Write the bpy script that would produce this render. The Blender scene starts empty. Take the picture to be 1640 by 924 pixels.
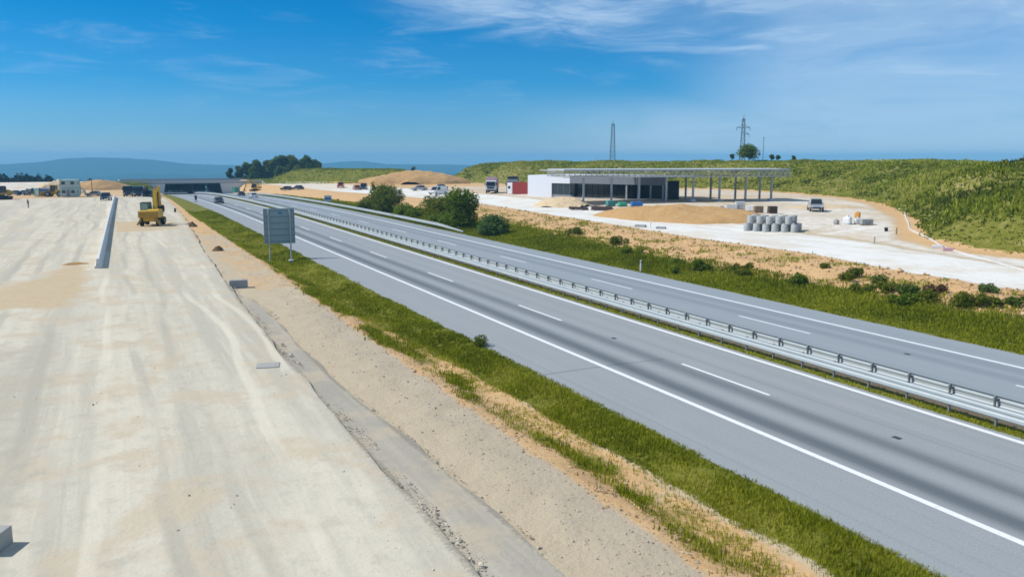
import bpy, bmesh, math, random
import numpy as np
from mathutils import Vector, Matrix, Euler

random.seed(7)
RNG = np.random.default_rng(11)
PI = math.pi
R = math.radians
SC = bpy.context.scene
COL = SC.collection

# ------------------------------------------------------------------ camera, sky, sun, exposure
cam = bpy.data.objects.new('camera', bpy.data.cameras.new('camera'))
COL.objects.link(cam)
cam.location = (0, 0, 9.9)
cam.rotation_euler = (R(90 - 8.987), 0, R(-25.79))
cam.data.sensor_width = 36
cam.data.lens = 28.94
cam.data.clip_start = .2
cam.data.clip_end = 30000
SC.camera = cam

SUN_EL = 47
SUN_AZ = -66          # degrees clockwise from +Y: the sun stands to the left, a little ahead
sd = Vector((math.sin(R(SUN_AZ)) * math.cos(R(SUN_EL)), math.cos(R(SUN_AZ)) * math.cos(R(SUN_EL)), math.sin(R(SUN_EL))))
sun = bpy.data.objects.new('sun', bpy.data.lights.new('sun', 'SUN'))
COL.objects.link(sun)
sun.rotation_euler = sd.to_track_quat('Z', 'Y').to_euler()
sun.data.energy = 4.6
sun.data.angle = R(.53)
sun.data.color = (1, .955, .88)

SC.view_settings.view_transform = 'Standard'
SC.view_settings.look = 'None'
SC.view_settings.exposure = 0.0
SC.view_settings.gamma = 1
SC.view_settings.use_curve_mapping = False
SC.render.engine = 'CYCLES'
SC.cycles.use_denoising = True
SC.cycles.max_bounces = 6
SC.cycles.volume_bounces = 1
SC.cycles.filter_width = 1.7


def N(nt, typ, ins=None, **props):
    n = nt.nodes.new(typ)
    for k, v in props.items():
        setattr(n, k, v)
    for k, v in (ins or {}).items():
        if isinstance(v, bpy.types.NodeSocket):
            nt.links.new(v, n.inputs[k])
        else:
            n.inputs[k].default_value = v
    return n


def c4(c):
    return (c[0], c[1], c[2], 1) if len(c) == 3 else c


def mixc(nt, fac, a, b, blend='MIX'):
    n = N(nt, 'ShaderNodeMix', data_type='RGBA', blend_type=blend)
    for i, v in ((0, fac), (6, a), (7, b)):
        if isinstance(v, bpy.types.NodeSocket):
            nt.links.new(v, n.inputs[i])
        else:
            n.inputs[i].default_value = c4(v) if i else v
    return n.outputs[2]


def mth(nt, op, a, b=None, c=None, clamp=False):
    n = N(nt, 'ShaderNodeMath', operation=op, use_clamp=clamp)
    for i, v in enumerate((a, b, c)):
        if v is None: continue
        if isinstance(v, bpy.types.NodeSocket): nt.links.new(v, n.inputs[i])
        else: n.inputs[i].default_value = v
    return n.outputs[0]


def smooth(nt, v, a, b, x=0., y=1.):
    n = N(nt, 'ShaderNodeMapRange', interpolation_type='SMOOTHSTEP')
    nt.links.new(v, n.inputs[0])
    for i, q in ((1, a), (2, b), (3, x), (4, y)): n.inputs[i].default_value = q
    return n.outputs[0]


def noise(nt, vec, scale, detail=4, rough=.55, dist=0., sc=None):
    if sc is not None:
        m = N(nt, 'ShaderNodeMapping', {'Vector': vec, 'Scale': sc}); vec = m.outputs[0]
    return N(nt, 'ShaderNodeTexNoise', {'Vector': vec, 'Scale': scale, 'Detail': detail, 'Roughness': rough, 'Distortion': dist}).outputs[0]


# sky: Nishita, with the thin high cirrus of the day
w = bpy.data.worlds.new('World'); SC.world = w
w.use_nodes = True
nt = w.node_tree; nt.nodes.clear()
sky = N(nt, 'ShaderNodeTexSky', sky_type='NISHITA', sun_disc=False, sun_elevation=R(SUN_EL), sun_rotation=R(SUN_AZ),
        air_density=1.0, dust_density=.25, ozone_density=3.0, altitude=450)
tc = N(nt, 'ShaderNodeTexCoord').outputs['Generated']
dirn = N(nt, 'ShaderNodeVectorMath', {0: tc}, operation='NORMALIZE').outputs[0]
sx = N(nt, 'ShaderNodeSeparateXYZ', {0: dirn})
el = sx.outputs[2]
az = mth(nt, 'ARCTAN2', sx.outputs[0], sx.outputs[1])
# tint of the clear air: the blue deepens quickly above the horizon
tint = N(nt, 'ShaderNodeValToRGB')
nt.links.new(el, tint.inputs[0])
cr = tint.color_ramp
cr.interpolation = 'EASE'
cr.elements[0].position = 0.0; cr.elements[0].color = (.50, .82, 1.42, 1)
cr.elements[1].position = .42; cr.elements[1].color = (.85, 1.0, 1.1, 1)
for p, c in ((.045, (.31, .77, 1.30)), (.095, (.13, .72, 1.24)), (.165, (.025, .69, 1.19)), (.22, (.01, .65, 1.16))):
    e = cr.elements.new(p); e.color = c4(c)
clear = mixc(nt, 1.0, sky.outputs[0], tint.outputs[0], 'MULTIPLY')
cv = N(nt, 'ShaderNodeCombineXYZ', {0: az, 1: el}).outputs[0]
rot = N(nt, 'ShaderNodeMapping', {'Vector': cv, 'Rotation': (0, 0, R(9)), 'Scale': (3.4, 17, 1)}).outputs[0]
warp = N(nt, 'ShaderNodeTexNoise', {'Vector': rot, 'Scale': .9, 'Detail': 3}).outputs[1]
rot2 = N(nt, 'ShaderNodeVectorMath', {0: rot, 1: warp}, operation='ADD').outputs[0]
wisp = noise(nt, rot2, 1.9, 9, .58, .5)
fine = noise(nt, rot2, 6.0, 8, .62, .8, (1, 1.7, 1))
wv = mth(nt, 'ADD', mth(nt, 'MULTIPLY', wisp, .72), mth(nt, 'MULTIPLY', fine, .28))
# a bank of cirrus climbs from the south-east; below its edge the sky is clear
edge = mth(nt, 'SUBTRACT', .172, mth(nt, 'MULTIPLY', mth(nt, 'SUBTRACT', az, .28), .165))
over = mth(nt, 'ADD', mth(nt, 'SUBTRACT', el, edge), mth(nt, 'MULTIPLY', mth(nt, 'SUBTRACT', wisp, .5), .085))
bank_c = mth(nt, 'MULTIPLY', smooth(nt, over, -.022, .034), smooth(nt, az, .245, .36))
tex = smooth(nt, wv, .34, .64)
veil = mth(nt, 'MULTIPLY', mth(nt, 'MAXIMUM', smooth(nt, az, .60, .80), mth(nt, 'MULTIPLY', smooth(nt, az, .38, .72), smooth(nt, el, .085, .03))), smooth(nt, wisp, .20, .60, .55, 1.0))
faint = mth(nt, 'MULTIPLY', smooth(nt, wv, .50, .70), smooth(nt, el, .03, .12, .08, .20))
cn = mth(nt, 'MULTIPLY', bank_c, mth(nt, 'ADD', .22, mth(nt, 'MULTIPLY', tex, .52)))
cn = mth(nt, 'MAXIMUM', cn, mth(nt, 'MULTIPLY', veil, .60))
cn = mth(nt, 'MAXIMUM', cn, faint, clamp=True)
cloudy = mixc(nt, cn, clear, (5.9, 8.0, 10.5))
bg = N(nt, 'ShaderNodeBackground', {'Color': cloudy, 'Strength': .085})
out = N(nt, 'ShaderNodeOutputWorld', {'Surface': bg.outputs[0]})

# ---- TERRAIN-BEGIN
def sstep(a, b, x):
    t = np.clip((x - a) / (b - a), 0, 1)
    return t * t * (3 - 2 * t)

def _hash(ix, iy, s):
    h = (ix * 374761393 + iy * 668265263 + s * 1442695041) & 0xFFFFFFFF
    h = ((h ^ (h >> 13)) * 1274126177) & 0xFFFFFFFF
    return ((h ^ (h >> 16)) & 0xFFFF) / 65535.0

def vnoise(x, y, s=0):
    x = np.asarray(x, float); y = np.asarray(y, float)
    ix = np.floor(x).astype(np.int64); iy = np.floor(y).astype(np.int64)
    fx = x - ix; fy = y - iy
    fx = fx * fx * (3 - 2 * fx); fy = fy * fy * (3 - 2 * fy)
    a = _hash(ix, iy, s); b = _hash(ix + 1, iy, s); c = _hash(ix, iy + 1, s); d = _hash(ix + 1, iy + 1, s)
    return (a * (1 - fx) + b * fx) * (1 - fy) + (c * (1 - fx) + d * fx) * fy

def fbm(x, y, s=0, o=3):
    r = 0; a = .5; n = 0
    for k in range(o):
        r = r + a * vnoise(x * 2 ** k, y * 2 ** k, s + k * 7); n += a; a *= .5
    return r / n

def seg_dist(x, y, P):
    d = np.full(np.shape(x), 1e9)
    for (ax, ay), (bx, by) in zip(P[:-1], P[1:]):
        vx, vy = bx - ax, by - ay
        t = np.clip(((x - ax) * vx + (y - ay) * vy) / (vx * vx + vy * vy), 0, 1)
        d = np.minimum(d, np.hypot(x - ax - t * vx, y - ay - t * vy))
    return d

def in_poly(x, y, P):
    r = np.zeros(np.shape(x), bool); n = len(P)
    for i in range(n):
        ax, ay = P[i]; bx, by = P[(i + 1) % n]
        if ay == by: continue
        c = ((ay > y) != (by > y)) & (x < (bx - ax) * (y - ay) / (by - ay) + ax)
        r ^= c
    return r

HILL = [(73, -60), (73.2, 40), (73, 50), (76.5, 58.5), (85, 66), (95, 74), (107, 86.5), (123, 103.5), (135.5, 123), (143, 145), (145, 178), (142, 200), (138, 240), (134, 270), (128, 300), (125, 325), (138, 352)]
BANK = [(57, 408), (60, 394), (73, 362), (85, 325), (97, 302), (108, 293)]
HILLP = HILL + [(260, 380), (900, 380), (900, -60)]
BANKP = BANK + [(114, 330), (108, 420), (70, 440)]

def dip(y):
    return -8.5e-5 * np.clip(y - 128, 0, 310) ** 2

def hill_d(x, y):
    return np.where(in_poly(x, y, HILLP), seg_dist(x, y, HILL), -seg_dist(x, y, HILL))

def bank_d(x, y):
    return np.where(in_poly(x, y, BANKP), seg_dist(x, y, BANKP + BANKP[:1]), -1.0)

def bend(y):
    # far off the motorway swings a little to the right
    return 1.0e-4 * np.clip(np.asarray(y, float) - 200, 0, 300) ** 2

def terrain(x, y):
    x = np.asarray(x, float); y = np.asarray(y, float)
    x = x - bend(y)
    z = dip(y) * (1 - .55 * sstep(14, 6, x))
    # grassy dip between the gravel strip and the hard shoulder
    z = z - .42 * sstep(12.3, 14.4, x) * (1 - sstep(15.2, 17.0, x)) * (1 - sstep(140, 200, y))
    z = z + (fbm(x * .9, y * .9, 3) - .5) * .22 * sstep(8.5, 11.5, x) * (1 - sstep(16.2, 17.0, x))
    # pad on the far side of the motorway
    pad = 1.0 * sstep(42.5, 55, x) + .2 * sstep(55, 64, x) + .75 * sstep(66, 86, x)
    pf = 1 - .35 * sstep(150, 250, y)
    z = np.where(x > 42, z * (1 - .6 * sstep(44, 60, x) * (1 - sstep(380, 410, y))) + pad * pf, z)
    z = z + (fbm(x * .45, y * .45, 11) - .5) * .55 * sstep(42.5, 47, x) * (1 - sstep(54, 58, x)) * (1 - sstep(200, 240, y))
    z = z + (fbm(x * .2, y * .2, 15) - .5) * .3 * sstep(62, 70, x)
    # big grassy embankment
    d = hill_d(x, y)
    cap = np.interp(y, [30, 60, 90, 130, 180, 250, 300, 350], [4.9, 5.2, 6.5, 7.4, 7.7, 8.0, 8.3, 7.0])
    dd = np.clip(d, 0, None)
    rise = cap * (1 - np.exp(-(dd / np.interp(y, [55, 95, 200, 300], [6.0, 10.0, 11.5, 7.5])) ** 1.25))
    rise = rise - .06 * np.clip(dd - 26, 0, 130)
    bump = (fbm(x * .11, y * .11, 21) - .5) * 2.2 + (fbm(x * .5, y * .5, 25) - .5) * .8
    z = z + rise + bump * sstep(1, 9, dd) * .6
    gully = sstep(0, 2.2, (85.6 - (x - 106) * .2) - y) * sstep(104, 110, x) * (1 - sstep(124, 140, x)) * (1 - sstep(3, 22, (85 - (x - 106) * .2) - y))
    z = z + gully * 2.2 * sstep(1, 6, dd)
    # bank by the overpass
    b = np.clip(bank_d(x, y), 0, None)
    z = z + np.interp(x, [57, 64, 75, 120], [4.2, 6.0, 6.0, 4.6]) * sstep(0, 9, b) * (1 + .12 * (fbm(x * .2, y * .2, 31) - .5))
    # embankment of the road that crosses on the overpass
    zc = np.where(x < 32, sstep(18.5, 10, x), sstep(46, 52, x))
    cr = np.clip(1 - (np.abs(y - 412) - 10) / 12, 0, 1)
    z = np.where((cr > 0) & (zc > 0), np.maximum(z, z + (-.55 - z) * cr * zc), z)
    # land falls away to the plain
    z = z - 28 * sstep(425, 760, y) - 90 * sstep(700, 2600, y)
    side = np.clip(np.maximum(-x - 160, x - 420), 0, None)
    z = z - 28 * sstep(0, 400, side) - 95 * sstep(300, 2500, side)
    z = np.maximum(z, -118 - 0 * x)
    return z
# ---- TERRAIN-END

# ------------------------------------------------------------------ helpers for objects
def link(o, parent=None):
    COL.objects.link(o)
    if parent is not None: o.parent = parent
    return o


def tag(o, label=None, cat=None, group=None, kind=None):
    if label: o['label'] = label
    if cat: o['category'] = cat
    if group: o['group'] = group
    if kind: o['kind'] = kind
    return o


def thing(name, label, cat, loc=(0, 0, 0), rz=0, group=None):
    o = bpy.data.objects.new(name, None); o.empty_display_size = .3
    COL.objects.link(o)
    o.location = loc; o.rotation_euler = (0, 0, rz)
    return tag(o, label, cat, group)


def tz(x, y):
    return float(terrain(np.array([x]), np.array([y]))[0])


class MB:
    """collects simple shapes into one mesh"""
    def __init__(s): s.v = []; s.f = []; s.sm = []
    def add(s, vs, fs, smooth=False):
        b = len(s.v); s.v += [tuple(v) for v in vs]
        s.f += [tuple(b + i for i in f) for f in fs]; s.sm += [smooth] * len(fs)
        return s
    def box(s, c, d, rz=0, rx=0, ry=0, bev=0.0):
        hx, hy, hz = d[0] / 2, d[1] / 2, d[2] / 2
        M = Matrix.Translation(c) @ Euler((rx, ry, rz)).to_matrix().to_4x4()
        if bev <= 0:
            P = [(x, y, z) for z in (-hz, hz) for x, y in ((-hx, -hy), (hx, -hy), (hx, hy), (-hx, hy))]
            F = [(3, 2, 1, 0), (4, 5, 6, 7), (0, 1, 5, 4), (1, 2, 6, 5), (2, 3, 7, 6), (3, 0, 4, 7)]
            return s.add([M @ Vector(p) for p in P], F)
        bm = bmesh.new(); bmesh.ops.create_cube(bm, size=1)
        for q in bm.verts: q.co = Vector((q.co.x * d[0], q.co.y * d[1], q.co.z * d[2]))
        bmesh.ops.bevel(bm, geom=bm.edges[:], offset=bev, segments=2, affect='EDGES', profile=.6)
        bm.verts.index_update()
        s.add([M @ q.co for q in bm.verts], [[q.index for q in f.verts] for f in bm.faces]); bm.free()
        return s
    def prism(s, prof, axis, a, b, smooth=False):
        """closed 2D profile swept from a to b along 'x' (profile y,z), 'y' (x,z) or 'z' (x,y)"""
        n = len(prof)
        def put(p, t):
            return {'x': (t, p[0], p[1]), 'y': (p[0], t, p[1]), 'z': (p[0], p[1], t)}[axis]
        V = [put(p, a) for p in prof] + [put(p, b) for p in prof]
        F = [(i, (i + 1) % n, n + (i + 1) % n, n + i) for i in range(n)]
        F += [tuple(range(n - 1, -1, -1)), tuple(range(n, 2 * n))]
        return s.add(V, F, smooth)
    def tube(s, pts, rs, seg=8, caps=True, smooth=True):
        pts = [Vector(p) for p in pts]
        if not hasattr(rs, '__len__'): rs = [rs] * len(pts)
        V = []; F = []
        for i, p in enumerate(pts):
            d = (pts[min(i + 1, len(pts) - 1)] - pts[max(i - 1, 0)]).normalized()
            u = d.cross(Vector((0, 0, 1)) if abs(d.z) < .95 else Vector((1, 0, 0))).normalized(); q = d.cross(u)
            for k in range(seg):
                t = 2 * PI * k / seg
                V.append(p + (u * math.cos(t) + q * math.sin(t)) * rs[i])
        for i in range(len(pts) - 1):
            for k in range(seg):
                a = i * seg + k; b = i * seg + (k + 1) % seg
                F.append((a, b, b + seg, a + seg))
        s.add(V, F, smooth)
        if caps:
            s.add(V[:seg], [tuple(range(seg - 1, -1, -1))]); s.add(V[-seg:], [tuple(range(seg))])
        return s
    def bar(s, a, b, wd, ht=None):
        """square bar from a to b"""
        a = Vector(a); b = Vector(b); d = b - a; L = d.length; d.normalize()
        q = d.to_track_quat('Y', 'Z').to_matrix().to_4x4()
        ht = ht or wd
        P = [(x * wd / 2, y, z * ht / 2) for y in (0, L) for x, z in ((-1, -1), (1, -1), (1, 1), (-1, 1))]
        return s.add([a + (q @ Vector(p)) for p in P], [(0, 1, 2, 3), (7, 6, 5, 4), (0, 4, 5, 1), (1, 5, 6, 2), (2, 6, 7, 3), (3, 7, 4, 0)])
    def lathe(s, prof, c=(0, 0, 0), seg=20, axis='z', smooth=True):
        """profile of (r, z) turned round an axis"""
        V = []; F = []; n = len(prof)
        for r, z in prof:
            for k in range(seg):
                t = 2 * PI * k / seg; x, y = r * math.cos(t), r * math.sin(t)
                p = (x, y, z) if axis == 'z' else ((z, x, y) if axis == 'x' else (x, z, y))
                V.append((p[0] + c[0], p[1] + c[1], p[2] + c[2]))
        for i in range(n - 1):
            for k in range(seg):
                a = i * seg + k; b = i * seg + (k + 1) % seg
                F.append((a, b, b + seg, a + seg))
        return s.add(V, F, smooth)
    def build(s, name, m, parent=None):
        me = bpy.data.meshes.new(name); me.from_pydata(s.v, [], s.f)
        me.polygons.foreach_set('use_smooth', s.sm)
        bm = bmesh.new(); bm.from_mesh(me); bmesh.ops.recalc_face_normals(bm, faces=bm.faces[:]); bm.to_mesh(me); bm.free()
        me.update(); me.materials.append(m)
        return link(bpy.data.objects.new(name, me), parent)


def mesh_np(name, V, F, m, parent=None, attrs=None, smooth=False):
    """V (n,3), F (m,k) arrays -> object; attrs: per-vertex floats"""
    me = bpy.data.meshes.new(name); V = np.asarray(V, np.float32); F = np.asarray(F, np.int32); k = F.shape[1]
    me.vertices.add(len(V)); me.vertices.foreach_set('co', V.ravel())
    me.loops.add(F.size); me.loops.foreach_set('vertex_index', F.ravel())
    me.polygons.add(len(F)); me.polygons.foreach_set('loop_start', np.arange(0, F.size, k, dtype=np.int32))
    try: me.polygons.foreach_set('loop_total', np.full(len(F), k, np.int32))
    except Exception: pass
    me.polygons.foreach_set('use_smooth', np.full(len(F), smooth))
    me.update(calc_edges=True)
    for an, av in (attrs or {}).items():
        a = me.attributes.new(an, 'FLOAT', 'POINT'); a.data.foreach_set('value', np.asarray(av, np.float32))
    me.materials.append(m)
    return link(bpy.data.objects.new(name, me), parent)


def grid_faces(nx, ny):
    i = np.arange(ny - 1)[:, None] * nx + np.arange(nx - 1)[None]
    return np.stack([i, i + 1, i + nx + 1, i + nx], -1).reshape(-1, 4)


# ------------------------------------------------------------------ materials
def new_mat(name):
    m = bpy.data.materials.new(name); m.use_nodes = True
    nt = m.node_tree
    b = nt.nodes['Principled BSDF']
    return m, nt, b


def pmat(name, col, rough=.6, metal=0., var=.12, scale=3., dirt=None, spec=.4, coat=0.):
    """painted / plain surface with a little uneven wear"""
    m, nt, b = new_mat(name)
    pos = N(nt, 'ShaderNodeTexCoord').outputs['Object']
    n = noise(nt, pos, scale, 5, .6)
    lo = tuple(c * (1 - var) for c in col); hi = tuple(min(1, c * (1 + var)) for c in col)
    c = mixc(nt, n, lo, hi)
    if dirt:
        n2 = noise(nt, pos, scale * 2.3, 4, .65)
        c = mixc(nt, smooth(nt, n2, .52, .75, 0, .7), c, dirt)
    nt.links.new(c, b.inputs['Base Color'])
    b.inputs['Roughness'].default_value = rough; b.inputs['Metallic'].default_value = metal
    b.inputs['Specular IOR Level'].default_value = spec
    b.inputs['Coat Weight'].default_value = coat
    return m


M = {}
M['concrete'] = pmat('concrete', (.36, .36, .34), .85, 0, .16, 1.6, (.24, .23, .20), .2)
M['concrete_grey'] = pmat('concrete_grey', (.33, .345, .34), .85, 0, .18, 2.5, (.24, .23, .20), .2)
M['concrete_pale'] = pmat('concrete_pale', (.62, .63, .63), .8, 0, .10, 1.2, (.45, .44, .42), .2)
M['galv'] = pmat('galvanised_steel', (.40, .45, .46), .6, .1, .14, 1.1, (.36, .38, .38), .5)
M['galv_dark'] = pmat('galvanised_post', (.26, .28, .29), .5, .3, .15, 4)
M['sign_back'] = pmat('sign_back', (.28, .38, .41), .55, .25, .10, 1.4)
M['sign_rib'] = pmat('sign_rib', (.20, .28, .305), .55, .3, .10, 2)
M['steel_dark'] = pmat('dark_steel', (.05, .052, .055), .5, .4, .2, 3)
M['rubber'] = pmat('tyre_rubber', (.022, .021, .020), .85, 0, .2, 6, (.10, .085, .06))
M['rim'] = pmat('wheel_rim', (.38, .38, .38), .45, .6)
M['yellow'] = pmat('machine_yellow', (.66, .40, .025), .5, 0, .12, 1.5, (.34, .25, .10))
M['yellow_old'] = pmat('machine_ochre', (.42, .25, .03), .55, 0, .15, 1.5, (.16, .12, .05))
M['glass'] = pmat('dark_glass', (.015, .022, .026), .08, 0, .2, 2, None, .6)
M['glass_green'] = pmat('green_glass', (.22, .40, .36), .12, 0, .12, 2, None, .6)
M['white_paint'] = pmat('white_paint', (.74, .75, .76), .4, 0, .05, 1.5, (.55, .53, .50))
M['white_wall'] = pmat('white_cladding', (.72, .75, .80), .45, 0, .03, .4)
M['grey_panel'] = pmat('grey_cladding', (.20, .215, .24), .5, .1, .06, .5)
M['dark_panel'] = pmat('dark_cladding', (.035, .05, .058), .5, .1, .1, .5)
M['truss'] = pmat('primed_truss_steel', (.46, .48, .47), .55, .2, .15, 2)
M['column'] = pmat('column_steel', (.36, .38, .40), .55, .2, .12, 1.2, (.24, .25, .26))
M['deck'] = pmat('roof_deck', (.55, .58, .60), .5, .1, .06, .6)
M['red'] = pmat('container_red', (.34, .045, .04), .55, 0, .15, 1.2, (.22, .05, .03))
M['pink'] = pmat('faded_red_white', (.60, .38, .42), .55, 0, .15, 1.)
M['blue'] = pmat('blue_plastic', (.035, .17, .46), .45, 0, .12, 2)
M['green'] = pmat('green_plastic', (.05, .40, .25), .45, 0, .12, 2)
M['teal'] = pmat('teal_paint', (.06, .26, .25), .5, 0, .12, 2)
M['cabin'] = pmat('pale_green_cabin', (.38, .52, .50), .55, 0, .10, 1.)
M['car_blue'] = pmat('car_paint_navy', (.025, .035, .085), .25, .2, .1, 1, None, .6, .6)
M['car_dark'] = pmat('car_paint_charcoal', (.04, .042, .05), .25, .2, .1, 1, None, .6, .6)
M['car_white'] = pmat('car_paint_white', (.72, .73, .74), .28, 0, .05, 1, None, .6, .5)
M['car_silver'] = pmat('car_paint_silver', (.42, .44, .46), .28, .4, .06, 1, None, .6, .5)
M['car_red'] = pmat('car_paint_red', (.40, .09, .08), .28, .1, .1, 1, None, .6, .5)
M['lamp'] = pmat('lamp_lens', (.70, .70, .66), .2, 0, .05, 3)
M['lamp_red'] = pmat('red_lens', (.35, .02, .02), .2, 0, .05, 3)
M['wood'] = pmat('pallet_wood', (.27, .19, .12), .8, 0, .25, 3)
M['bag'] = pmat('white_sack', (.78, .79, .80), .7, 0, .06, 2)
M['amber'] = pmat('amber_plastic', (.72, .33, .05), .5, 0, .1, 3)
M['bark'] = pmat('bark', (.10, .075, .05), .9, 0, .3, 4)
M['skin'] = pmat('skin', (.42, .25, .17), .6)
M['cloth_dark'] = pmat('dark_workwear', (.03, .032, .04), .85, 0, .2, 6)
M['black'] = pmat('black_plastic', (.016, .016, .017), .6, 0, .2, 4)
M['rust'] = pmat('rusty_bars', (.09, .06, .045), .8, 0, .3, 4)
M['paint_line'] = pmat('road_paint', (.76, .77, .78), .6, 0, .06, 2.5, (.50, .51, .52), .3)
M['bitumen'] = pmat('bitumen_sealant', (.05, .052, .056), .6, 0, .2, 4)
M['pipe_dark'] = pmat('dark_pipe', (.05, .03, .03), .6, 0, .2, 3)


def ground_material():
    m, nt, b = new_mat('earth')
    pos = N(nt, 'ShaderNodeNewGeometry').outputs['Position']
    A = lambda n: N(nt, 'ShaderNodeAttribute', attribute_name=n).outputs['Fac']
    big = noise(nt, pos, .16, 5, .6); mid = noise(nt, pos, .9, 6, .62); fine = noise(nt, pos, 5.5, 5, .65); grit = noise(nt, pos, 26, 3, .7)
    brk = mth(nt, 'ADD', mth(nt, 'MULTIPLY', mid, .65), mth(nt, 'MULTIPLY', fine, .35))
    def mask(attr, amp=1.1, wd=.12):
        v = mth(nt, 'ADD', A(attr), mth(nt, 'MULTIPLY', mth(nt, 'SUBTRACT', brk, .5), amp))
        return smooth(nt, v, .5 - wd, .5 + wd)
    base = mixc(nt, mid, (.43, .35, .235), (.56, .475, .345))
    base = mixc(nt, smooth(nt, grit, .50, .72, 0, .55), base, (.27, .235, .19))
    base = mixc(nt, smooth(nt, fine, .58, .8, 0, .5), base, (.66, .58, .45))
    stone = mixc(nt, grit, (.31, .26, .19), (.54, .465, .355))
    c = mixc(nt, mask('gravel', 1.0, .22), base, stone)
    orange = mixc(nt, big, (.50, .30, .13), (.62, .42, .22))
    orange = mixc(nt, smooth(nt, fine, .45, .75, 0, .75), orange, (.68, .49, .29))
    orange = mixc(nt, smooth(nt, mid, .56, .74, 0, .6), orange, (.34, .215, .11))
    c = mixc(nt, mask('orange', 1.2, .2), c, orange)
    white = mixc(nt, mid, (.66, .65, .61), (.78, .78, .745))
    trk = noise(nt, pos, 1.0, 5, .6, 0, (.55, .05, 1))
    white = mixc(nt, smooth(nt, trk, .48, .72, 0, .7), white, (.56, .52, .44))
    white = mixc(nt, smooth(nt, big, .46, .66, 0, .6), white, (.60, .52, .40))
    white = mixc(nt, smooth(nt, fine, .5, .78, 0, .45), white, (.46, .43, .38))
    c = mixc(nt, mask('white', .9, .22), c, white)
    soil = mixc(nt, brk, (.10, .112, .012), (.20, .20, .030))
    soil = mixc(nt, smooth(nt, fine, .5, .8, 0, .55), soil, (.30, .25, .12))
    dry = mixc(nt, brk, (.30, .24, .09), (.46, .40, .19))
    soil = mixc(nt, mask('dry', 1.3, .22), soil, dry)
    c = mixc(nt, mask('grass', 1.1, .14), c, soil)
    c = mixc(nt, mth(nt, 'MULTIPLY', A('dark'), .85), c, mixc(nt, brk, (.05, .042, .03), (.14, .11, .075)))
    nt.links.new(c, b.inputs['Base Color'])
    b.inputs['Roughness'].default_value = .95; b.inputs['Specular IOR Level'].default_value = .1
    h = mth(nt, 'ADD', mth(nt, 'MULTIPLY', mid, .12), mth(nt, 'ADD', mth(nt, 'MULTIPLY', fine, .05), mth(nt, 'MULTIPLY', grit, .014)))
    bp = N(nt, 'ShaderNodeBump', {'Height': h, 'Distance': 1.0, 'Strength': .8})
    nt.links.new(bp.outputs[0], b.inputs['Normal'])
    return m


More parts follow.
